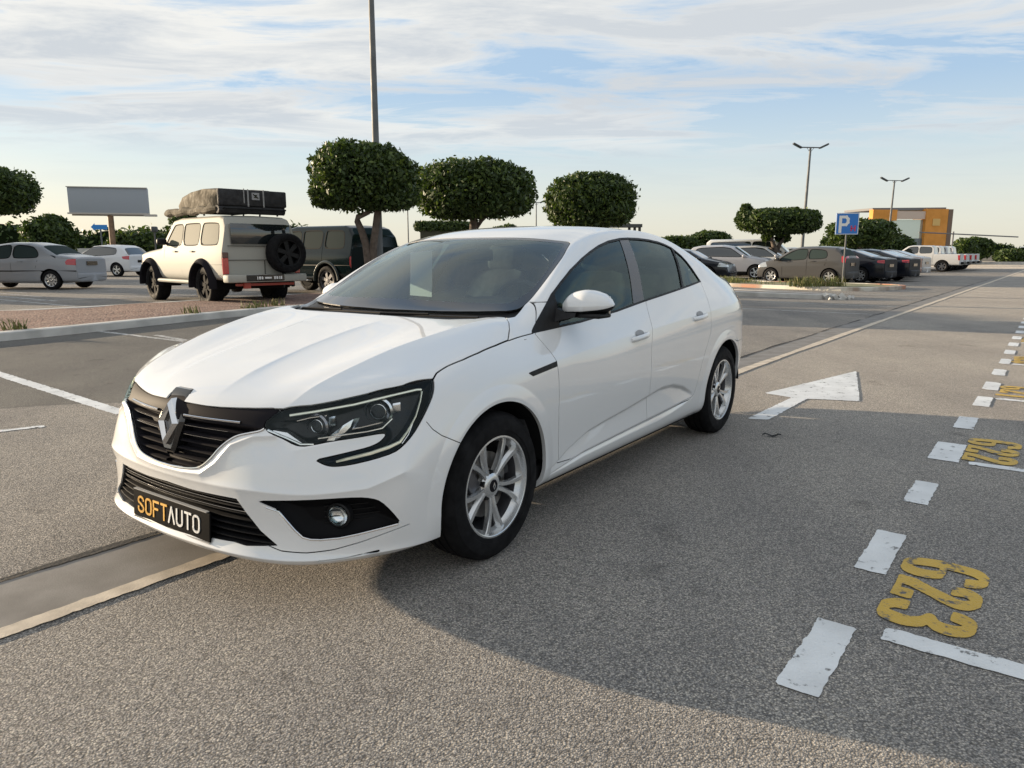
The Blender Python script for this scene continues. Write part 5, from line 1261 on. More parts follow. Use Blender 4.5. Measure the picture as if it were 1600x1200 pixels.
# left-hand trees
tree((-17.6,25.2,0), [((0,0,3.35),(1.55,1.4,.72)),((.7,0,3.15),(.9,.9,.62)),((0,0,3.55),(1.1,1.1,.55)),((-1,0,3.3),(.9,.9,.6))], [([(0,0,.1),(0,0,2.9)],[.18,.12])], 20000, .075, 13, 'dark clipped tree cut by the left edge of the photo, above the silver saloon', GT)
bush((-29.8,38,0), [((0,0,1.9),(2.6,2.0,1.15)),((-2.2,0,1.9),(2.0,1.6,1.1))], 12000, .14, 14, 'wide dark bush behind the silver saloon at the left edge', None)
bush((-34.5,56,0), [((0,0,2.3),(1.7,1.5,1.5)),((.3,0,3.2),(.9,.8,.8)),((-.9,0,1.9),(1,1,1))], 9000, .16, 15, 'pointed dark tree below the left end of the billboard', None, 'tree')
for k, (x, y, w_, h) in enumerate([(-31,62,2.2,1.7),(-27.5,64,2.3,1.9),(-24.5,62,2.0,1.8)]):
    bush((x,y,0), [((0,0,h),(w_,1.5,h*.75)),((w_*.5,0,h*1.1),(w_*.6,1,h*.6))], 6000, .17, 16+k, ['dim scrubby bush below the billboard post', 'dim scrubby bush right of the billboard post', 'dim scrubby bush next to the white off-roader bonnet'][k], 'scrub bushes beyond the car park')
tree((-28.8,66,0), [((0,0,4.0),(1.1,.9,.45)),((-.6,0,4.5),(.45,.4,.25)),((.7,0,4.4),(.5,.4,.25)),((0,0,3.0),(.9,.8,.6))], [([(0,0,0),(0,0,3.9)],[.14,.08])], 2600, .13, 20, 'thin ragged tree between the billboard and the white off-roader', None, core=.25)
tree((-21.5,52,0), [((0,0,3.1),(.9,.7,.16)),((-.4,0,3.0),(.5,.4,.14))], [([(0,0,0),(0,0,3.0)],[.1,.05])], 1200, .10, 21, 'small umbrella shaped tree behind the spare wheel of the off-roader', None, core=.3)

# far tree line and hills along the horizon, low walls
def treeline(name, x0, x1, y, h, seed, label):
    rg = np.random.default_rng(seed); lobes = []
    x = x0
    while x < x1:
        w_ = rg.uniform(3, 7); lobes.append(((x, y+rg.uniform(-4, 4), h*rg.uniform(.35, .6)), (w_, 3, h*rg.uniform(.45, .8)))); x += w_*1.1
    V, mi = leaves(None, lobes, 16000, .42, seed)
    g = G(); 
    o = empty(name); crown('foliage', lobes, 14000, .42, seed, o, .9)
    c = o.children[0]; c.parent = None; bpy.data.objects.remove(o); c.name = name; tag(c, label=label, category='trees', kind='stuff'); return c
treeline('far_trees', -150, -30, 120, 4.6, 22, 'far dark line of trees behind the left side of the car park')
treeline('far_trees', -30, 60, 190, 3.4, 23, 'far faint line of trees behind the middle')
treeline('far_trees', 110, 320, 230, 3.4, 24, 'far low line of trees on the right horizon')
g = G(); g.box((-60,90,.9), (70,.3,1.8)); obj('boundary_wall', g, [mat('pale_wall', (.42,.42,.40), .9, noise=(.8,.2))], smooth=False, label='long pale grey boundary wall behind the parked cars on the left', category='wall')
g = G(); g.box((105,112,.7), (70,.4,1.4)); obj('boundary_wall', g, [mat('tan_wall', (.48,.42,.34), .9, noise=(.8,.2))], smooth=False, label='low tan wall at the far right of the car park', category='wall')
g = G(); g.box((140,150,1.2), (60,20,2.4)); g.box((140,150,2.5), (62,22,.2)); obj('low_warehouse', g, [mat('blue_grey_cladding', (.10,.13,.18), .7)], smooth=False, label='low blue-grey warehouse at the far right edge', category='building')
for k, (x, y) in enumerate([(56,84),(61,86),(67,88),(72,90)]):
    bush((x,y,0), [((0,0,.8),(1.6,1.2,.8))], 2500, .2, 40+k, 'low yellowish shrub in front of the tan wall at the right', 'low yellowish shrubs by the tan wall', trunk=False)

# ---------------------------------------------------------------- lamp posts
M_POLE = mat('galvanised_pole', (.11,.118,.125), .6, metal=.0, noise=(3, .15)); M_LAMPG = mat('lamp_head_grey', (.05,.055,.06), .5)
def lamp_post(loc, h, r0, r1, label, rz=0, arm=.55, head=(.62,.26,.09), lean=0):
    root = empty('lamp_post', loc, rz, label=label, category='lamp post')
    g = G(); n = 9; g.tube([(0,0,h*t/n) for t in range(n+1)], [r0+(r1-r0)*t/n for t in range(n+1)], 14); g.lathe([(0,0),(r0*1.9,0),(r0*1.9,.03),(r0*1.1,.05)], 14, 'Z'); obj('pole', g, [M_POLE], root)
    g = G(); g.tube([(-arm,0,h-.02),(arm,0,h-.02)], .045, 8); g.tube([(-.3,0,h),(0,0,h-.4),(.3,0,h)], .02, 6); ab = obj('crossbar', g, [M_POLE], root)
    for s_ in (-1, 1):
        g = G(); g.rbox((s_*(arm+head[0]*.38),0,h+.10), head, r=.03, rot=(0, -s_*R(26), 0)); lh = obj('lamp_head', g, [M_LAMPG], root)
        g = G(); g.rbox((s_*(arm+head[0]*.38)+s_*.02,0,h+.10-head[2]*.55), (head[0]*.75, head[1]*.8, .02), r=.008, rot=(0, -s_*R(26), 0)); obj('lamp_glass', g, [M_GLASS], lh)
    root.rotation_euler[1] = lean
    return root
lamp_post((-3.30,18.6,0), 7.72, .105, .062, 'tallest and nearest lamp post, behind the windscreen of the white saloon', arm=.10, head=(.20,.16,.07))
lamp_post((22.6,58.5,0), 9.2, .14, .08, 'double headed lamp post behind the tree with the thick trunk', arm=.72, head=(.75,.3,.12), lean=R(1.0))
lamp_post((45.5,91,0), 9.8, .15, .09, 'double headed lamp post left of the orange building', arm=.9, head=(.95,.35,.16), lean=R(1.3))
lamp_post((2.95,92,0), 7.3, .10, .06, 'small far double headed lamp post between the second and third tree', arm=.5, head=(.7,.3,.16))
lamp_post((-13.8,100,0), 7.5, .1, .07, 'faint far lamp post just right of the tall lamp post', arm=.1, head=(.4,.3,.1))
g = G(); g.tube([(-22.8,48,0),(-22.8,48,2.55)], .06, 8); g.rbox((-22.8,48,2.75), (.35,.35,.35), r=.08); obj('garden_lamp', g, [M_LAMPG], label='short dark post lamp left of the white off-roader', category='lamp')

# ---------------------------------------------------------------- parking sign
ps = empty('parking_sign', (12.62,28.4,0), R(-16), label='blue square parking sign with a white P on a thin post', category='sign')
g = G(); g.tube([(0,0,0),(0,0,2.7)], .03, 10); obj('post', g, [M_POLE], ps)
g = G(); g.rbox((0,-.05,2.35), (.80,.03,.80), r=.02, n=1); sp = obj('sign_panel', g, [mat('sign_blue', (.02,.17,.55), .4)], ps)
g = G()
for (c, d) in (((0,-.068,2.73),(.78,.006,.02)),((0,-.068,1.97),(.78,.006,.02)),((-.38,-.068,2.35),(.02,.006,.76)),((.38,-.068,2.35),(.02,.006,.76))): g.box(c, d)
obj('sign_border', g, [M_WHITEP], sp, smooth=False)
SIGN = lambda u, v, t: Vector((u, -.067-t, v))
g = G(); letters(g, 'P', -.24, 2.06, .26, .54, .0, .10, SIGN, t=.004); obj('sign_letter', g, [M_WHITEP], sp, smooth=False)
g = G(); letters(g, 'H', .15, 2.10, .13, .16, .0, .05, SIGN, t=.004); obj('sign_letter', g, [mat('sign_red', (.5,.04,.12), .5)], sp, smooth=False)

# ---------------------------------------------------------------- billboard
bb = empty('billboard', (-31.9,60,0), R(14), label='large blank grey billboard on a single post on the left', category='billboard')
g = G(); g.tube([(0,0,0),(0,0,4.2)], .22, 14); obj('post', g, [mat('rusty_steel', (.24,.15,.09), .7, noise=(2,.4))], bb)
g = G(); g.box((0,0,5.35), (5.7,.5,1.95)); obj('panel', g, [mat('billboard_grey', (.30,.33,.37), .6)], bb, bevel=.02)
g = G(); g.box((0,-.3,4.32), (5.9,.12,.12)); g.box((0,-.3,6.34), (5.8,.1,.06)); g.box((3.05,-.55,4.2), (.9,.5,.16)); g.box((0,0,4.25), (5.4,.3,.2)); obj('frame', g, [mat('billboard_frame', (.45,.42,.38), .6)], bb, smooth=False)
ds = empty('direction_sign', (-30.6,56,0), R(10), label='small blue arrow shaped direction sign below the billboard', category='sign')
g = G(); g.tube([(0,0,0),(0,0,3.3)], .06, 8); obj('post', g, [M_POLE], ds)
g = G(); g.prism([(-.62,0),(-.35,.27),(-.35,.17),(.5,.17),(.5,-.17),(-.35,-.17),(-.35,-.27)], -.03, .03, axis='Y', c=(0,-.1,3.15)); obj('sign_panel', g, [mat('arrow_blue', (.02,.22,.60), .4)], ds, smooth=False)

# ---------------------------------------------------------------- orange building
ob = empty('orange_building', (63.5,121,-.3), R(9), label='modern orange and glass building on the right', category='building')
M_OR = mat('orange_render', (.62,.27,.05), .75, noise=(.7, .12)); M_BG = mat('building_grey', (.16,.16,.17), .7); M_FAC = mat('curtain_glass', (.50,.58,.58), .08, spec=.8, metal=.55)
M_PINK = mat('pale_cladding', (.55,.45,.38), .7)
g = G(); g.box((0,4,3.0), (13.3,8,6.0)); obj('wall', g, [mat('building_wall', (.60,.56,.50), .8)], ob, smooth=False)
g = G(); g.box((4.6,-.2,4.5), (3.9,1.0,8.0)); obj('orange_tower', g, [M_OR], ob, smooth=False)
g = G(); g.box((-4.6,-.2,7.45), (4.2,1.0,1.7)); obj('orange_beam', g, [M_OR], ob, smooth=False)
g = G(); g.box((.0,-.1,7.5), (5.3,.8,1.2)); obj('pale_beam', g, [M_PINK], ob, smooth=False)
g = G(); g.box((.2,3.9,8.5), (13.0,7.6,.36), rot=(0,R(-.9),0)); obj('roof', g, [M_BG], ob, smooth=False)
g = G(); g.box((7.0,3.5,4.3), (.8,8.4,8.3)); obj('end_wall', g, [mat('brown_panel', (.17,.12,.09), .7)], ob, smooth=False)
g = G(); g.box((-1.9,-.05,4.3), (9.0,.1,5.0)); fw = obj('glass_front', g, [M_FAC], ob, smooth=False)
g = G(); g.box((.9,-.16,3.0), (3.6,.1,1.7)); w1 = obj('window', g, [mat('window_dark', (.12,.16,.18), .1)], ob, smooth=False)
g = G(); [g.box((.9+k*.6,-.22,3.0), (.05,.03,1.7)) for k in range(-2, 3)]; obj('window_bars', g, [M_BG], w1, smooth=False)
g = G(); g.box((4.5,-.75,6.4), (1.3,.08,1.1)); obj('wall_sign', g, [mat('ochre_sign', (.62,.42,.15), .6)], ob, smooth=False)
g = G(); g.box((0,-.5,1.7), (13.2,.4,.25)); obj('brown_band', g, [mat('brown_panel')], ob, smooth=False)
g = G(); g.box((-5.6,-.3,5.4), (.35,.35,3.2)); obj('column', g, [M_BG], ob, smooth=False)

# steel shelter frame and gate post behind the third tree
sf = empty('steel_shelter', (10.3,76,0), R(3), label='dark steel frame shelter behind the third tree', category='shelter')
g = G()
for x in (-2.55,-1.35,1.55,2.1,2.6): g.box((x,0,1.95), (.22,.3,3.9))
g.box((0,0,3.95), (5.4,1.6,.32)); obj('frame', g, [mat('shelter_steel', (.05,.055,.055), .6)], sf, smooth=False)
g = G(); g.box((.8,.6,2.3), (1.2,.2,2.2)); obj('panel', g, [mat('shelter_panel', (.10,.15,.09), .8)], sf, smooth=False)
bp = G(); bp.tube([(57.5,98,0),(57.5,98,4.0)], .1, 8); bp.tube([(53,98,3.9),(66,98,3.3)], .08, 6); obj('barrier_gate', bp, [M_BG], label='thin dark barrier pole right of the orange building', category='barrier')
# ---------------------------------------------------------------- background vehicles
M_DG = mat('dark_car_glass', (.012,.016,.018), .04, spec=.9, coat=1)
M_DG2 = mat('bright_car_glass', (.035,.05,.05), .7, spec=.04); M_DG3 = mat('painted_glare_glass', (.11,.115,.095), .6, spec=.06)  # last glass: cream sky reflection painted into its base colour
M_LAMPC = mat('clear_lamp', (.45,.47,.48), .12, metal=.6, coat=1); M_TAIL = mat('tail_red', (.42,.015,.02), .2, coat=1); M_AMB = mat('amber_lens', (.55,.20,.03), .2)
def car_paint(name, col, metal=0, rough=.35): return mat(name, col, .12, metal=0, coat=0, spec=.4)

def small_wheel(r, w, rim=.66, col=None, spokes=5, parent=None):
    root = empty('wheel'); root.parent = parent
    g = G(); h = w/2; g.lathe([(r*rim,-h*.85),(r*(rim+.06),-h),(r*.92,-h),(r,-h*.75),(r,h*.75),(r*.92,h),(r*(rim+.06),h),(r*rim,h*.85)], 36, 'Y'); obj('tyre', g, [M_TYRE], root, ang=50)
    g = G(); m = col or M_SILVER
    g.lathe([(r*rim,h*.9),(r*rim*.94,h*.86),(r*rim*.90,h*.5),(r*rim*.88,-h*.5)], 36, 'Y')
    for k in range(spokes):
        a = 2*math.pi*k/spokes+.3; u = Vector((math.cos(a),0,math.sin(a))); v = Vector((-math.sin(a),0,math.cos(a))); w0, w1 = r*.09, r*.12
        P = [u*r*.08-v*w0, u*r*.08+v*w0, u*r*rim*.92+v*w1, u*r*rim*.92-v*w1]
        g.add([p+Vector((0,h*.72,0)) for p in P]+[p+Vector((0,h*.35,0)) for p in P], [(3,2,1,0),(0,1,5,4),(1,2,6,5),(2,3,7,6),(3,0,4,7)])
    g.lathe([(0,h*.8),(r*.14,h*.78),(r*.17,h*.6)], 16, 'Y')
    obj('rim', g, [m], root, ang=35)
    g = G(); g.lathe([(0,-.02),(r*rim*.9,-.02)], 24, 'Y'); g.lathe([(0,-h),(r*rim,-h)], 24, 'Y'); obj('wheel_back', g, [M_SEAM], root, recalc=False)
    return root

def loft_car(name, label, L, W, top, belt, z0, axles, rw, tw, paint, glass_polys, ws, bl, category='car', group=None, tum=.42, boxy=0., heads=None, tails=None, rimcol=None, spokes=5,
             liner=.05, doors=(), trim=None, plan=(.10,.12), wb=None, roofcol=None, glassm=None, planp=5, arch_flare=0., seat_col=None, mirror=True, doorh=(), plate=None, lower=None, archk=1.10):
    """x runs from the rear bumper (0) to the nose (L); origin moved to mid-length on the ground"""
    root = empty(name, label=label, category=category, group=group)
    tx, tz = np.array(top).T; bx, bz = np.array(belt).T
    xs = sorted(set(np.round(np.concatenate([np.linspace(0, L, 90), tx, [.01,.03,.06,.1,L-.01,L-.03,L-.06,L-.1]]), 4)))
    nj = 30; rows = []
    for x in xs:
        t = x/L*2-1; w = W*(1-(plan[0] if t < 0 else plan[1])*abs(t)**planp-(.035 if abs(t) > .995 else 0)); zt = float(np.interp(x, tx, tz)); zb = float(np.interp(x, bx, bz)); zb = min(zb, zt-.015); gh = zt-zb
        wr = w-.035-tum*gh; r_ = .10*(1-boxy)+.03
        zm = z0+(zb-z0)*.5; zl = z0 + (.0 if .12 < x/L < .88 else .03)
        P = [(0,zl),(w-.14,zl),(w-.05,zl+.03),(w-.012,zl+.12),(w,zm),(w-.002,zm+(zb-zm)*.4),(w-.014,zb-.06*min(1,gh/.1)-.02),(w-.035,zb)]
        if gh > .12: P += [(w-.035-tum*gh*.45,zb+gh*.45),(wr+tum*r_,zt-r_),(wr-r_*.35,zt-r_*.42),(wr-r_*1.1,zt-r_*.12),(wr*.5,zt+.0),(0,zt+.008)]
        else: P += [(w-.035-.04,zb+gh*.5),(w-.13,zb+gh*.72),(w-.22,zb+gh*.88),(w-.34,zb+gh*.95),(w*.35,zt),(0,zt+.006)]
        A = np.array(P, float); d = np.concatenate([[0], np.cumsum(np.linspace(1, 1, len(A)-1))]); q = np.linspace(0, d[-1], nj)
        rows.append(np.stack([np.full(nj, x-L/2), np.interp(q, d, A[:, 0]), np.interp(q, d, A[:, 1])], 1))
    V = np.vstack(rows); n = len(rows); T = []
    for i in range(n-1):
        for j in range(nj-1):
            a, b = i*nj+j, i*nj+j+1; c, d = a+nj, b+nj; T += [(a,d,c),(a,b,d)]
    T = np.array(T); N = vnormals(V, T)
    S2 = Surf(V, T, N)
    off = L/2; sp = lambda V: np.stack([V[:, 0]+off, V[:, 2]], 1)
    for cx in axles: S2.carve('arch', lambda V: np.hypot(V[:, 0]+off-cx, V[:, 2]-rw)-rw*archk-.02, filt=lambda V: V[:, 1] > W*.5)
    S2.carve('boot_face', lambda V: V[:, 0]+off-.022)
    for k, gp in enumerate(glass_polys): S2.carve('frame%d' % k, lambda V: sdf(sp(V), soft(gp, .045 if boxy else .07))-.022, filt=lambda V: (V[:, 1] > W*.3))
    for k, gp in enumerate(glass_polys): S2.carve('glass%d' % k, lambda V: sdf(sp(V), soft(gp, .035 if boxy else .06)), src=('shell','frame%d' % k), filt=lambda V: (V[:, 1] > W*.3))
    def band(x0, x1, inset): # windscreen region between x0 and x1 on the roof profile, inside the pillars
        def f(V):
            gz = np.interp(V[:, 0]+off, bx, bz); zt = np.interp(V[:, 0]+off, tx, tz); wr = W-.035-tum*np.maximum(zt-gz, 0)
            return np.maximum(np.maximum(x0-(V[:, 0]+off), (V[:, 0]+off)-x1), np.maximum(V[:, 1]-(wr-inset), gz+.01-V[:, 2]))
        return f
    if ws: S2.carve('wscreen', band(*ws), filt=lambda V: V[:, 2] > z0+.3)
    if bl: S2.carve('rscreen', band(*bl), filt=lambda V: V[:, 2] > z0+.3)
    if heads: S2.carve('head', lambda V: sdf(sp(V), np.array(heads)), filt=lambda V: V[:, 1] > W*.45)
    if tails: S2.carve('tail', lambda V: sdf(sp(V), np.array(tails)), filt=lambda V: V[:, 1] > W*.45)
    if lower: S2.carve('lower', lambda V: V[:, 2]-np.interp(V[:, 0]+off, *np.array(lower).T), filt=lambda V: V[:, 1] > -.1)
    if trim: S2.carve('trimband', lambda V: np.abs(V[:, 2]-trim[0])-trim[1], filt=lambda V: V[:, 1] > W*.85)
    for dx in doors: S2.line(dx, sp, .012, filt=lambda V: V[:, 1] > W*.6)
    def put2(nme, labs, mats, push=0., wall=.0, sep=False, par=root, ends=False):
        V, T, N, nw = S2.piece(labs, push, wall)
        if not len(T): return None
        if sep:
            a = mesh_arrays(nme, V, T, N, mats, par); V, T, N = mirrored(V, T, N); b = mesh_arrays(nme, V, T, N, mats, par); return a
        V, T, N = both(V, T, N); return mesh_arrays(nme, V, T, N, mats, par)
    put2('body', ['shell'], [paint], wall=.03)
    gm = glassm or M_DG
    for k in range(len(glass_polys)): put2('side_window', ['glass%d' % k], [gm], push=.008, sep=True)
    [put2('window_frame', ['frame%d' % k], [M_SEAM], push=-.003, wall=.004, sep=True) for k in range(len(glass_polys))]
    put2('windscreen', ['wscreen'], [gm], push=.004); put2('rear_window', ['rscreen'], [gm], push=.004)
    put2('headlight', ['head'], [M_LAMPC], push=.002, sep=True); put2('tail_light', ['tail'], [M_TAIL], push=-.004, sep=True, )
    put2('door_gap', ['gap'], [M_SEAM], push=.006); put2('lower_trim', ['lower'], [M_BLK], push=-.002); put2('side_strip', ['trimband'], [M_BLK], push=-.006)
    # end faces
    pr = paint.copy(); pb = pr.node_tree.nodes['Principled BSDF']; pb.inputs['Roughness'].default_value = .5; pb.inputs['Specular IOR Level'].default_value = .12
    put2('boot_face', ['boot_face'], [pr])
    for k, nm, mt in ((0, 'rear_panel', pr), (n-1, 'front_panel', paint)):
        R_ = rows[k]; ring = [tuple(v) for v in R_]+[(v[0], -v[1], v[2]) for v in R_[::-1]]
        g = G(); m_ = len(ring); zc = sum(v[2] for v in ring)/m_; dx = -1 if k == 0 else 1; vs = []
        for q, o_ in ((1, 0), (.96, .022), (.85, .045), (.6, .06), (.25, .066)): vs += [(v[0]+dx*o_, v[1]*q, zc+(v[2]-zc)*q) for v in ring]
        g.add(vs, [(l*m_+i, l*m_+(i+1) % m_, (l+1)*m_+(i+1) % m_, (l+1)*m_+i) for l in range(4) for i in range(m_)]+[tuple(4*m_+i for i in range(m_))]); obj(nm, g, [mt], root, ang=180, recalc=True)
    # black floor and wheel wells
    g = G(); g.box((0,0,z0+.10), (L*.86, W*1.2, .08)); g.box((0,0,z0+.3), (L*.8, W*1.1, .2))
    for cx in axles:
        for sg in (-1, 1):
            ring = [[(cx-off+(rw*archk+.03)*math.cos(R(a)), sg*y, rw+(rw*archk+.03)*math.sin(R(a))) for y in (W*.45, W*.97)] for a in range(-8, 189, 14)]
            g.grid(ring); g.add([r_[0] for r_ in ring], [tuple(range(len(ring)))])
    obj('underbody', g, [M_SEAM], root, recalc=False)
    wm_ = small_wheel(rw, tw, parent=root, col=rimcol, spokes=spokes); wm_.location = (axles[0]-off, W-tw/2-.01, rw)
    for cx, sg in ((axles[1], 1), (axles[0], -1), (axles[1], -1)):
        c = copy_tree(wm_, root); c.location = (cx-off, sg*(W-tw/2-.01), rw); c.rotation_euler = (0, .5*cx, 0 if sg > 0 else math.pi)
    if mirror:
        mx, mz = mirror if hasattr(mirror, '__len__') else (ws[0]+(ws[1]-ws[0])*.8, float(np.interp(ws[1], bx, bz))+.08)
        for sg in (-1, 1):
            g = G(); g.rbox((mx-off, sg*(W+.08), mz), (.12,.22,.15), r=.05, n=3); g.tube([(mx-off, sg*(W-.06), mz-.05),(mx-off, sg*(W+.03), mz-.03)], .03, 6); obj('door_mirror', g, [paint if not boxy else M_BLK], root)
    for (hx, hz) in doorh:
        for sg in (-1, 1): g = G(); g.rbox((hx-off, sg*(W+.006), hz), (.18,.03,.03), r=.012, n=2); obj('door_handle', g, [M_BLK if boxy else paint], root)
    if plate:
        g = G(); g.box((plate[0]-off, 0, plate[1]), (.02,.52,.12)); obj('number_plate', g, [M_GBLK], root)
    return root, off

# --- silver saloon on the left
M_SLV = car_paint('silver_paint', (.30,.31,.33), .35)
sil, o_ = loft_car('silver_saloon_car', 'silver saloon car with amber tail lamps parked at the far left', 4.25, .84,
    [(0,.50),(.005,.93),(.05,.99),(.45,1.06),(.62,1.08),(1.15,1.36),(1.6,1.435),(2.2,1.44),(2.6,1.39),(3.25,1.04),(3.6,.98),(4.05,.86),(4.2,.70),(4.25,.45)],
    [(0,.93),(.6,.96),(2.0,.93),(3.2,.92),(4.25,.75)], .20, (.82,3.36), .295, .18, M_SLV,
    [np.array([(1.20,.98),(1.16,1.05),(1.30,1.26),(1.60,1.33),(1.98,1.35),(2.0,.96)]), np.array([(2.08,.955),(2.06,1.35),(2.45,1.32),(2.75,1.18),(3.02,.97),(2.98,.95)])], (2.62,3.22,.06), (.64,1.12,.08),
    group='cars parked on the left', tum=.36, heads=[(3.95,.60),(4.3,.60),(4.3,.80),(3.95,.80)], tails=[(-.05,.74),(.30,.76),(.34,.83),(.26,.92),(-.05,.94)], spokes=9, doors=[[(2.04,.95),(2.06,.7),(2.04,.32)],[(1.18,.96),(1.22,.8),(1.28,.62)],[(2.9,.92),(2.92,.32)]],
    trim=(.56,.025), doorh=((1.75,.86),(2.72,.86)), plate=(-.012,.80), glassm=M_DG2)
g = G(); [g.box((-o_+.13, sg*.795, .84), (.16,.02,.07)) for sg in (-1,1)]
DN = math.atan2(.592, -.806)     # heading of cars whose nose points left-away
def place(o, x, y, hd, s=1.): o.location = (x, y, 0); o.rotation_euler = (0, 0, hd); o.scale = (s,)*3
HX, HY = -.806, .592
place(sil, -15.9-1.45*1.12, 26.3+.72, R(176), 1.14)
c = copy_thing(sil, (-20.1,22.6,0), R(178), 'grey saloon car of which only a wheel and wing show at the left edge')
# --- white hatchback behind it with dark rear glass
wh, o_ = loft_car('white_hatchback', 'white hatchback with dark rear window, behind the silver saloon on the left', 4.3, .89,
    [(0,.52),(.005,1.0),(.06,1.08),(.42,1.42),(.7,1.52),(1.6,1.56),(2.3,1.50),(3.1,1.08),(3.7,.98),(4.15,.80),(4.3,.5)],
    [(0,1.0),(1,1.0),(3.0,.97),(4.3,.8)], .22, (.75,3.4), .33, .2, car_paint('white_paint_b', (.62,.63,.65)),
    [np.array([(.75,1.08),(.8,1.38),(1.9,1.46),(2.3,1.42),(2.9,1.02),(2.0,1.02)])], (2.4,3.0,.08), (.06,.40,.07), group='cars parked on the left', heads=[(3.9,.65),(4.4,.65),(4.4,.85),(3.9,.85)], tails=[(-.05,.82),(.35,.86),(.40,.98),(-.05,1.02)], plate=(-.012,.75))
place(wh, -22.6, 41.6, R(165), 1.1)
# --- white off-roader with roof tent
M_LCW = car_paint('cream_white_paint', (.36,.355,.32)); M_LCW.node_tree.nodes['Principled BSDF'].inputs['Roughness'].default_value = .6; M_LCW.node_tree.nodes['Principled BSDF'].inputs['Specular IOR Level'].default_value = .15
lc, lo = loft_car('off_road_vehicle', 'white lifted off-roader with black spare wheel and folded roof tent', 4.55, .90,
    [(0,.60),(.005,1.10),(.04,1.72),(.14,1.86),(.30,1.90),(2.2,1.91),(2.62,1.86),(3.12,1.30),(3.2,1.25),(3.9,1.20),(4.42,1.14),(4.52,1.02),(4.55,.7)],
    [(0,1.24),(3.1,1.22),(4.55,1.08)], .52, (.95,3.80), .425, .30, M_LCW,
    [np.array([(.22,1.30),(.28,1.73),(1.02,1.75),(1.06,1.30)]), np.array([(1.16,1.30),(1.14,1.75),(1.95,1.75),(1.93,1.30)]), np.array([(2.03,1.30),(2.03,1.75),(2.50,1.74),(2.88,1.32),(2.85,1.30)])], (2.70,3.08,.05), None, category='off-roader', tum=.20, boxy=.8,
    heads=[(4.38,.88),(4.6,.88),(4.6,1.06),(4.38,1.06)], rimcol=M_SEAM, spokes=6, doors=[[(1.11,1.7),(1.12,.9),(1.3,.75)],[(1.98,1.7),(1.99,.66)],[(2.93,1.28),(2.96,.66)],[(.02,.60),(.9,.99)]], plan=(.03,.07), planp=8, glassm=M_DG3, mirror=(2.80,1.38), doorh=((1.4,1.16),(2.3,1.16)), archk=1.12, trim=(.90,.018))
g = G()                                     # flared arches, sills
for cx in (.95,3.80):
    for sg in (-1,1):
        rows_ = []
        for a in range(-5, 186, 10):
            ca, sa = math.cos(R(a)), math.sin(R(a)); rows_.append([(cx-lo+q*ca, sg*y, .425+q*sa) for q, y in ((.48,.80),(.48,.97),(.51,1.0),(.585,.93),(.60,.86))])
        g.grid(rows_)
obj('arch_flare', g, [M_DGREY], lc, recalc=False)
for sg in (-1, 1): g = G(); g.tube([(1.45-lo,sg*.93,.50),(3.25-lo,sg*.93,.50)], .045, 8); obj('side_step', g, [M_LCW if sg > 0 else M_BLK], lc)
g = G(); g.rbox((-.015-lo,0,1.52), (.02,1.34,.42), r=.05, n=2); obj('rear_window', g, [M_DG], lc)
g = G(); g.box((-.012-lo,0,1.27), (.012,1.5,.012)); g.box((-.012-lo,0,.98), (.012,1.62,.010)); g.box((-.012-lo,-.05,.82), (.012,.010,.30)); obj('tailgate_gap', g, [M_SEAM], lc)
for sg in (-1, 1):
    g = G(); g.rbox((.0-lo,sg*.815,.86), (.05,.13,.34), r=.012, n=1); tl = obj('tail_light', g, [M_TAIL], lc); g = G(); g.rbox((-.005-lo,sg*.815,1.08), (.05,.13,.12), r=.012, n=1); obj('indicator', g, [mat('smoked_lens', (.10,.05,.045), .2)], tl)
g = G(); g.rbox((-.14-lo,0,.60), (.26,1.80,.16), r=.03, n=2); bmp = obj('rear_bumper', g, [M_LCW], lc)
g = G(); g.rbox((-.275-lo,.08,.61), (.02,.86,.13), r=.01, n=1); obj('plate_holder', g, [M_GBLK], bmp)
g = G(); [g.box((-.288-lo, -u, .61), (.004, w_, h_)) for u, w_, h_ in ((-.27,.02,.06),(-.22,.04,.06),(-.165,.035,.055),(-.03,.15,.035),(.12,.035,.06),(.175,.04,.055),(.23,.02,.06),(.27,.035,.06))]; obj('plate_lettering', g, [M_WHITEP], bmp, smooth=False)
g = G(); g.box((-.10-lo,0,.47), (.10,1.3,.05)); g.box((-.16-lo,.45,.45), (.06,.14,.12)); obj('tow_bar', g, [mat('tow_red', (.35,.05,.03), .5)], lc)
g = G(); g.tube([(.2-lo,-.6,.42),(.9-lo,0,.40),(.95-lo,.75,.42)], .06, 8); g.tube([(3.8-lo,-.75,.42),(3.8-lo,.75,.42)], .06, 8); g.tube([(.95-lo,-.75,.42),(.95-lo,.75,.42)], .07, 8); g.lathe([(0,-.12),(.15,-.08),(.15,.08),(0,.12)], 12, 'Y', c=(.95-lo,.15,.42)); obj('axle', g, [M_BLK], lc)
sw = small_wheel(.42, .30, parent=lc, col=M_BLK, spokes=6); sw.location = (-.20-lo, -.46, 1.12); sw.rotation_euler = (0, 0, R(90))
g = G(); g.tube([(-.05-lo,-.46,.66),(-.06-lo,-.46,1.12)], .04, 8); obj('wheel_carrier', g, [M_BLK], lc)
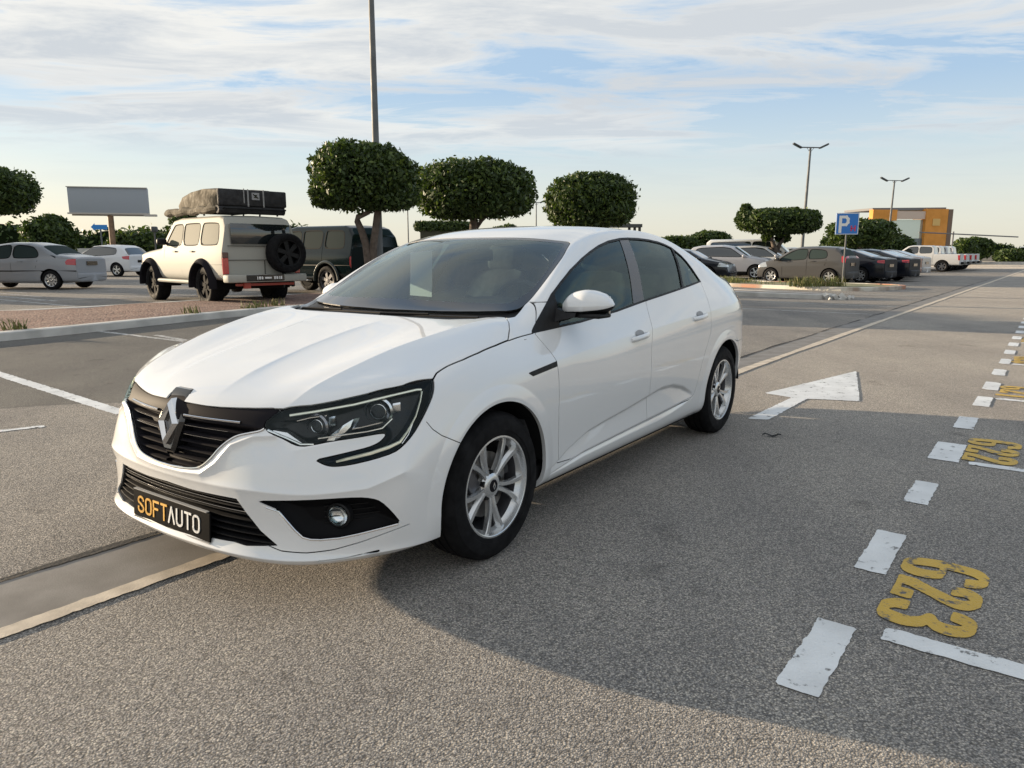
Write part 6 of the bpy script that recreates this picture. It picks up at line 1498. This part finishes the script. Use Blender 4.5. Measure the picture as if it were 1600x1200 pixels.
# roof rack, awning and folded tent
rack = empty('roof_rack', label='black roof rack carried by the white off-roader under its folded tent', category='roof rack'); 
g = G()
for y in (-.68, .68): g.tube([(-2.0,y,0),(.55,y,0)], .022, 6)
for x in np.linspace(-1.95, .5, 8): g.tube([(x,-.68,0),(x,.68,0)], .016, 6)
for x in (-1.7,-.9,-.1,.5):
    for y in (-.66,.66): g.tube([(x,y,0),(x,y*.97,-.12)], .02, 6)
obj('rails', g, [M_BLK], rack)
tent = empty('roof_tent', label='folded tan and black roof tent strapped on top of the off-roader', category='roof tent')
M_TAN = mat('sunlit_tan_canvas', (.085,.07,.045), .9, noise=(5, .25), bump=(9, .8, .03)); M_BLKC = mat('shaded_black_canvas', (.022,.022,.024), .8, noise=(8,.3), bump=(14, .8, .02))  # one cover: sunlit side coloured tan, shaded rear coloured black
g = G(); rows_ = []
for x, zt, wy in ((-1.28,.30,.74),(-1.26,.34,.76),(-.6,.40,.77),(.0,.36,.77),(.55,.27,.74),(.78,.16,.70),(.85,.05,.66)):
    rows_.append([(x,-wy,0),(x,-wy-.02,zt*.55),(x,-wy+.03,zt*.93),(x,-wy*.5,zt*1.03+.012*math.sin(x*9)),(x,wy*.1,zt+.012*math.sin(x*13)),(x,wy*.6,zt*1.02),(x,wy-.02,zt*.93),(x,wy+.02,zt*.5+.01*math.sin(x*20)),(x,wy,0)])
g.grid(rows_); obj('cover', g, [M_TAN], tent, ang=50)
g = G(); g.rbox((-1.30,0,.18), (.09,1.54,.34), r=.03, n=2); g.rbox((-.3,-.74,.18), (2.0,.1,.30), r=.03, n=2); obj('end_panel', g, [M_BLKC], tent)
g = G(); g.box((-1.352,.13,.18), (.012,.03,.36)); g.box((-1.352,-.22,.18), (.012,.03,.36)); g.box((-1.352,.22,.22),(.012,.02,.3)); obj('strap', g, [mat('strap_grey', (.30,.30,.30), .8)], tent, smooth=False)
g = G(); g.box((-1.354,-.04,.22), (.010,.17,.15)); em = obj('badge_patch', g, [mat('patch_grey', (.32,.32,.33), .7)], tent, smooth=False)
g = G(); g.box((-1.362,-.04,.22), (.008,.14,.02), rot=(R(35),0,0)); g.box((-1.362,-.04,.24), (.008,.06,.02)); g.box((-1.362,-.04,.20), (.008,.08,.018)); obj('badge_mark', g, [M_GBLK], em, smooth=False)
aw = empty('awning_roll', label='rolled tan awning along the side of the off-roader roof', category='awning')
g = G(); P_ = [(x, .02*math.sin(x*6), .015*math.sin(x*9)) for x in np.linspace(-1.3, 1.25, 18)]; g.tube(P_, [.05]+[.085+.012*math.sin(i*2.2) for i in range(16)]+[.05], 10); obj('fabric_roll', g, [M_TAN], aw)
g = G(); g.tube([(-1.34,0,-.0),(-1.34,-1.5,-.0)], .085, 10); obj('end_roll', g, [M_BLKC], aw)
LCX, LCY, LCS = -7.40, 18.20, 1.13
LX, LY = -.72, .694
ctr = (LCX+LX*(lo-.95)*LCS+LY*.75*LCS, LCY+LY*(lo-.95)*LCS-LX*.75*LCS)
LH = math.atan2(LY, LX)
place(lc, ctr[0], ctr[1], LH, LCS)
def on_car(dx, dy): # car frame -> world
    return (ctr[0]+LCS*(LX*dx-LY*dy), ctr[1]+LCS*(LY*dx+LX*dy))
for o, dx, dy, z in ((rack,-.15,0,2.04),(tent,-.72,0,2.09),(aw,-.65,.78,2.02)):
    x, y = on_car(dx, dy); o.location = (x, y, z*LCS); o.rotation_euler = (0,0,LH); o.scale = (LCS,)*3
# --- dark teal off-roader beyond the trunk
M_TEAL = car_paint('dark_teal_paint', (.003,.009,.010), .2)
te, to = loft_car('off_road_vehicle', 'dark teal off-roader parked behind the kinked tree trunk', 4.6, .93,
    [(0,.55),(.005,1.15),(.06,1.62),(.22,1.80),(.40,1.86),(2.4,1.87),(2.8,1.80),(3.3,1.28),(3.35,1.24),(4.0,1.18),(4.5,1.10),(4.6,.6)],
    [(0,1.20),(3.2,1.18),(4.6,1.05)], .42, (1.0,3.8), .40, .27, M_TEAL,
    [np.array([(.30,1.26),(.36,1.70),(1.05,1.72),(1.08,1.26)]), np.array([(1.22,1.26),(1.20,1.72),(2.0,1.72),(1.98,1.26)]), np.array([(2.1,1.26),(2.1,1.72),(2.55,1.71),(2.98,1.28),(2.9,1.26)])], (2.85,3.25,.05), (.06,.20,.10), category='off-roader', tum=.22, boxy=.7,
    heads=[(4.4,.85),(4.7,.85),(4.7,1.02),(4.4,1.02)], tails=[(-.05,.75),(.06,.75),(.06,1.05),(-.05,1.05)], rimcol=M_ALLOYD, spokes=6, doors=[[(1.15,1.7),(1.15,.5)],[(2.05,1.7),(2.05,.5)]], plan=(.03,.07), planp=8, glassm=mat('teal_car_glass', (.012,.024,.027), .7, spec=.04), mirror=(2.95,1.32), trim=(.80,.02), archk=1.14)
g = G()
for cx in (1.0,3.8):
    for sg in (-1,1):
        rows_ = [[(cx-to+q*math.cos(R(a)), sg*y, .40+q*math.sin(R(a))) for q, y in ((.46,.88),(.47,.955),(.50,.96),(.54,.93))] for a in range(-2, 183, 10)]; g.grid(rows_)
obj('arch_flare', g, [mat('arch_grey', (.03,.04,.04), .3)], te, recalc=False)
for sg in (-1, 1): g = G(); g.rbox((2.4-to,sg*.95,.40), (1.5,.14,.04), r=.015, n=1); obj('side_step', g, [M_SILVER], te)
place(te, -5.0+HX*1.45, 23.3+HY*1.45, DN, 1.12)
# pale car roof just showing behind the windscreen pillar
vn, vo_ = loft_car('grey_estate_car', 'pale grey car whose roof shows above the bonnet, right of the tall lamp post', 4.5, .90,
    [(0,.5),(.005,1.0),(.1,1.35),(.4,1.50),(2.4,1.52),(3.1,1.05),(4.3,.85),(4.5,.5)],
    [(0,1.0),(3.0,.95),(4.5,.8)], .22, (.85,3.6), .33, .2, car_paint('pale_grey_paint', (.33,.35,.34), .3),
    [np.array([(.4,1.04),(.5,1.40),(2.3,1.42),(2.9,1.0)])], (2.45,3.05,.08), None, heads=[(4.2,.6),(4.6,.6),(4.6,.8),(4.2,.8)], tails=[(-.05,.8),(.2,.8),(.2,.98),(-.05,.98)])
place(vn, -2.2, 25.8, DN+R(8), 1.15)

# --- right-hand side
M_GREY = car_paint('warm_grey_paint', (.075,.074,.074), .5, .4)
kia, ko = loft_car('grey_hatchback', 'small warm grey hatchback parked behind the blue parking sign', 3.62, .80,
    [(0,.50),(.005,.98),(.05,1.10),(.30,1.36),(.48,1.45),(1.2,1.49),(1.9,1.47),(2.25,1.40),(2.85,1.02),(2.95,.99),(3.4,.88),(3.55,.75),(3.62,.45)],
    [(0,1.0),(1.2,.97),(2.8,.90),(3.62,.75)], .19, (.60,2.98), .30, .18, M_GREY,
    [np.array([(.72,1.02),(.80,1.32),(1.45,1.37),(1.47,.98)]), np.array([(1.55,.97),(1.53,1.37),(1.98,1.35),(2.3,1.20),(2.66,.95),(2.60,.92)])], (2.26,2.80,.06), (.06,.30,.06),
    tum=.34, heads=[(3.15,.66),(3.7,.62),(3.7,.80),(3.25,.85)], tails=[(-.05,.86),(.16,.84),(.20,1.10),(-.05,1.16)], doors=[[(1.50,1.3),(1.51,.9),(1.50,.30)],[(2.52,.90),(2.50,.30)],[(.74,1.0),(.80,.7)]], doorh=((1.28,.90),(2.25,.88)), spokes=6, plate=(-.012,.78), glassm=M_DG2, group='cars parked in the row on the right')
KH = math.atan2(.70, -.715)
place(kia, 12.55, 31.75, KH, 1.04)
M_NAVY = car_paint('black_navy_paint', (.010,.012,.018), .1, .25)
sed, so = loft_car('dark_saloon_car', 'black saloon car next to the grey hatchback, first of the dark cars', 4.6, .90,
    [(0,.52),(.005,.98),(.05,1.05),(.35,1.10),(.55,1.12),(1.35,1.38),(1.9,1.45),(2.4,1.44),(2.8,1.36),(3.4,1.05),(3.5,1.02),(4.2,.88),(4.5,.75),(4.6,.45)],
    [(0,.98),(.8,.99),(2.2,.97),(3.4,.93),(4.6,.78)], .19, (.95,3.68), .33, .2, M_NAVY,
    [np.array([(1.0,1.06),(1.45,1.30),(2.1,1.36),(2.5,1.33),(3.15,.98),(2.0,1.01)])], (2.8,3.38,.07), (.58,1.32,.08),
    tum=.36, heads=[(4.1,.66),(4.7,.64),(4.7,.80),(4.2,.84)], tails=[(-.05,.83),(.30,.86),(.32,.95),(-.05,.97)], doors=[[(2.15,1.3),(2.15,.3)]], plate=(-.012,.74), spokes=7, group='cars parked in the row on the right')
def row(k, extra=0.): # k-th bay of the row beyond the hatchback; extra = how far it sticks out of the bay
    b = np.array((12.55, 31.75))+LD*2.62*k+np.array((.715,-.70))*extra; return (b[0], b[1], 0)
sed.location = row(1,.6); sed.rotation_euler = (0,0,KH)
labs = ['black saloon with a pale sunlit roof edge, second of the dark cars', 'dark saloon third in the row, seen between other tails', 'dark saloon fourth in the row', 'dark car fifth in the row beside the white pickup']
s2 = copy_thing(sed, row(2,1.15), KH, 'bigger black saloon standing further out, second of the dark cars')
s3 = copy_thing(sed, row(3,.7), KH, 'black saloon mostly hidden behind the second dark car')
M_MAR = car_paint('dark_red_paint', (.10,.012,.016), .2)
s4 = copy_thing(sed, row(4,.5), KH, 'dark red saloon whose tail peeks out beyond the black cars')
for ch in s4.children:
    if ch.name.startswith(('body','rear_panel','front_panel','boot_face')): ch.data = ch.data.copy(); ch.data.materials[0] = M_MAR
s5 = copy_thing(sed, row(5,.6), KH, 'silver grey saloon tail between the dark red car and the pickups')
for ch in s5.children:
    if ch.name.startswith(('body','rear_panel','front_panel','boot_face')): ch.data = ch.data.copy(); ch.data.materials[0] = M_SLV
# white pickups
M_WPU = car_paint('pickup_white', (.52,.53,.54))
pu, po = loft_car('pickup_truck', 'nearest white double-cab pickup on the right, its side in full view', 5.2, .92,
    [(0,.72),(.005,1.20),(1.50,1.20),(1.55,1.28),(1.62,1.68),(1.75,1.76),(2.9,1.78),(3.2,1.72),(3.85,1.22),(3.95,1.18),(4.9,1.06),(5.12,.95),(5.2,.55)],
    [(0,1.18),(1.5,1.18),(1.6,1.20),(3.8,1.12),(5.2,.95)], .42, (1.05,4.15), .38, .25, M_WPU,
    [np.array([(1.72,1.26),(1.74,1.64),(2.45,1.68),(2.45,1.24)]), np.array([(2.56,1.24),(2.56,1.68),(3.05,1.66),(3.62,1.22)])], (3.24,3.82,.06), None,
    category='pickup', tum=.26, boxy=.5, heads=[(4.7,.78),(5.3,.78),(5.3,.98),(4.8,.98)], tails=[(-.05,.78),(.12,.78),(.18,1.12),(-.05,1.12)], doors=[[(1.62,1.2),(1.63,.45)],[(2.5,1.6),(2.5,.45)],[(3.45,1.15),(3.45,.45)]], plan=(.02,.10), spokes=6, group='white pickups parked side by side', rimcol=M_ALLOYD, mirror=(3.6,1.32))
g = G(); g.rbox((-.10-po,0,.60), (.2,1.6,.16), r=.03, n=1); obj('rear_bumper', g, [M_BLK], pu)
g = G(); g.box((.75-po,0,1.205), (1.35,1.5,.02)); obj('load_bed', g, [M_BLK], pu)
PH = math.atan2(.60,-.80)
px0 = np.array((29.2-.3, 50.2)); 
def pup(k, e=0): b = px0+LD*2.7*k+np.array((.80,-.60))*e; return (b[0], b[1], 0)
off_ = np.array((-.80,.60))*(po-1.05)*1.0+LD*.9
pu.location = (pup(0)[0]+off_[0], pup(0)[1]+off_[1], 0); pu.rotation_euler = (0,0,PH); pu.scale = (1.0,)*3
for k, t in ((1,'second white pickup, its red tail lamp just right of the nearest pickup'),(2,'third white pickup of the row, mostly hidden'),(3,'farthest white pickup at the right end of the row')):
    l = pup(k, .1*k); copy_thing(pu, (l[0]+off_[0], l[1]+off_[1], 0), PH, t)
# cars beyond the white saloon's boot
van, vo = loft_car('white_van', 'white passenger van behind the grey saloon, with dark side glass', 5.0, .97,
    [(0,.6),(.005,1.3),(.06,1.78),(.25,1.93),(3.3,1.95),(3.7,1.86),(4.35,1.25),(4.45,1.18),(4.85,1.02),(5.0,.6)],
    [(0,1.22),(4.3,1.12),(5.0,.95)], .25, (.95,3.95), .34, .22, car_paint('van_white', (.66,.67,.66)),
    [np.array([(.25,1.28),(.32,1.76),(2.4,1.80),(2.4,1.26)]), np.array([(2.5,1.26),(2.5,1.80),(3.35,1.79),(4.05,1.22)])], (3.72,4.32,.06), (.05,.08,.1), category='van', tum=.18, boxy=.4, heads=[(4.6,.78),(5.1,.74),(5.1,.92),(4.7,.98)], tails=[(-.05,.9),(.06,.9),(.06,1.3),(-.05,1.3)])
FH = math.atan2(-.60, .80)     # nose towards the right-front
place(van, 13.9, 43.0, FH+R(12), 1.05)
gh, go = loft_car('white_hatchback', 'off-white hatchback with black window surrounds behind the boot of the white saloon', 4.2, .90,
    [(0,.52),(.005,1.0),(.08,1.20),(.40,1.48),(.8,1.56),(1.8,1.58),(2.35,1.50),(3.0,1.10),(3.1,1.06),(3.8,.98),(4.1,.82),(4.2,.5)],
    [(0,1.02),(3.0,.98),(4.2,.85)], .20, (.75,3.38), .33, .2, car_paint('pearl_paint', (.40,.40,.42), .3),
    [np.array([(.45,1.08),(.65,1.42),(1.75,1.47),(2.2,1.42),(2.8,1.02)])], (2.38,2.98,.06), (.08,.36,.08), heads=[(3.75,.74),(4.3,.70),(4.3,.86),(3.85,.92)], tails=[(-.05,.88),(.3,.9),(.3,1.02),(-.05,1.04)], lower=[(0,.36),(4.2,.36)])
place(gh, 11.0, 37.6, FH+R(10), 1.05)
gh2 = copy_thing(gh, (13.6,40.4,0), FH+R(8), 'white hatchback nose with a dark grille, nearest the trunk of the thick tree')
for ch in gh2.children:
    if ch.name.startswith(('body','rear_panel','front_panel','boot_face')): ch.data = ch.data.copy(); ch.data.materials[0] = M_WPU
s6 = copy_thing(sed, (8.1,35.2,0), FH+R(6), 'dark navy saloon right behind the boot of the white saloon', 'cars behind the grass patch')
s7 = copy_thing(sil, (19.5,52.0,0), FH, 'silver saloon between the thick tree trunk and the lamp post', 'cars behind the grass patch')
s8 = copy_thing(gh, (23.5,56.5,0), FH, 'pale car roof behind the grey hatchback', 'cars behind the grass patch')
s9 = copy_thing(van, (17.5,70.0,0), FH, 'far white van above the roof of the silver saloon')
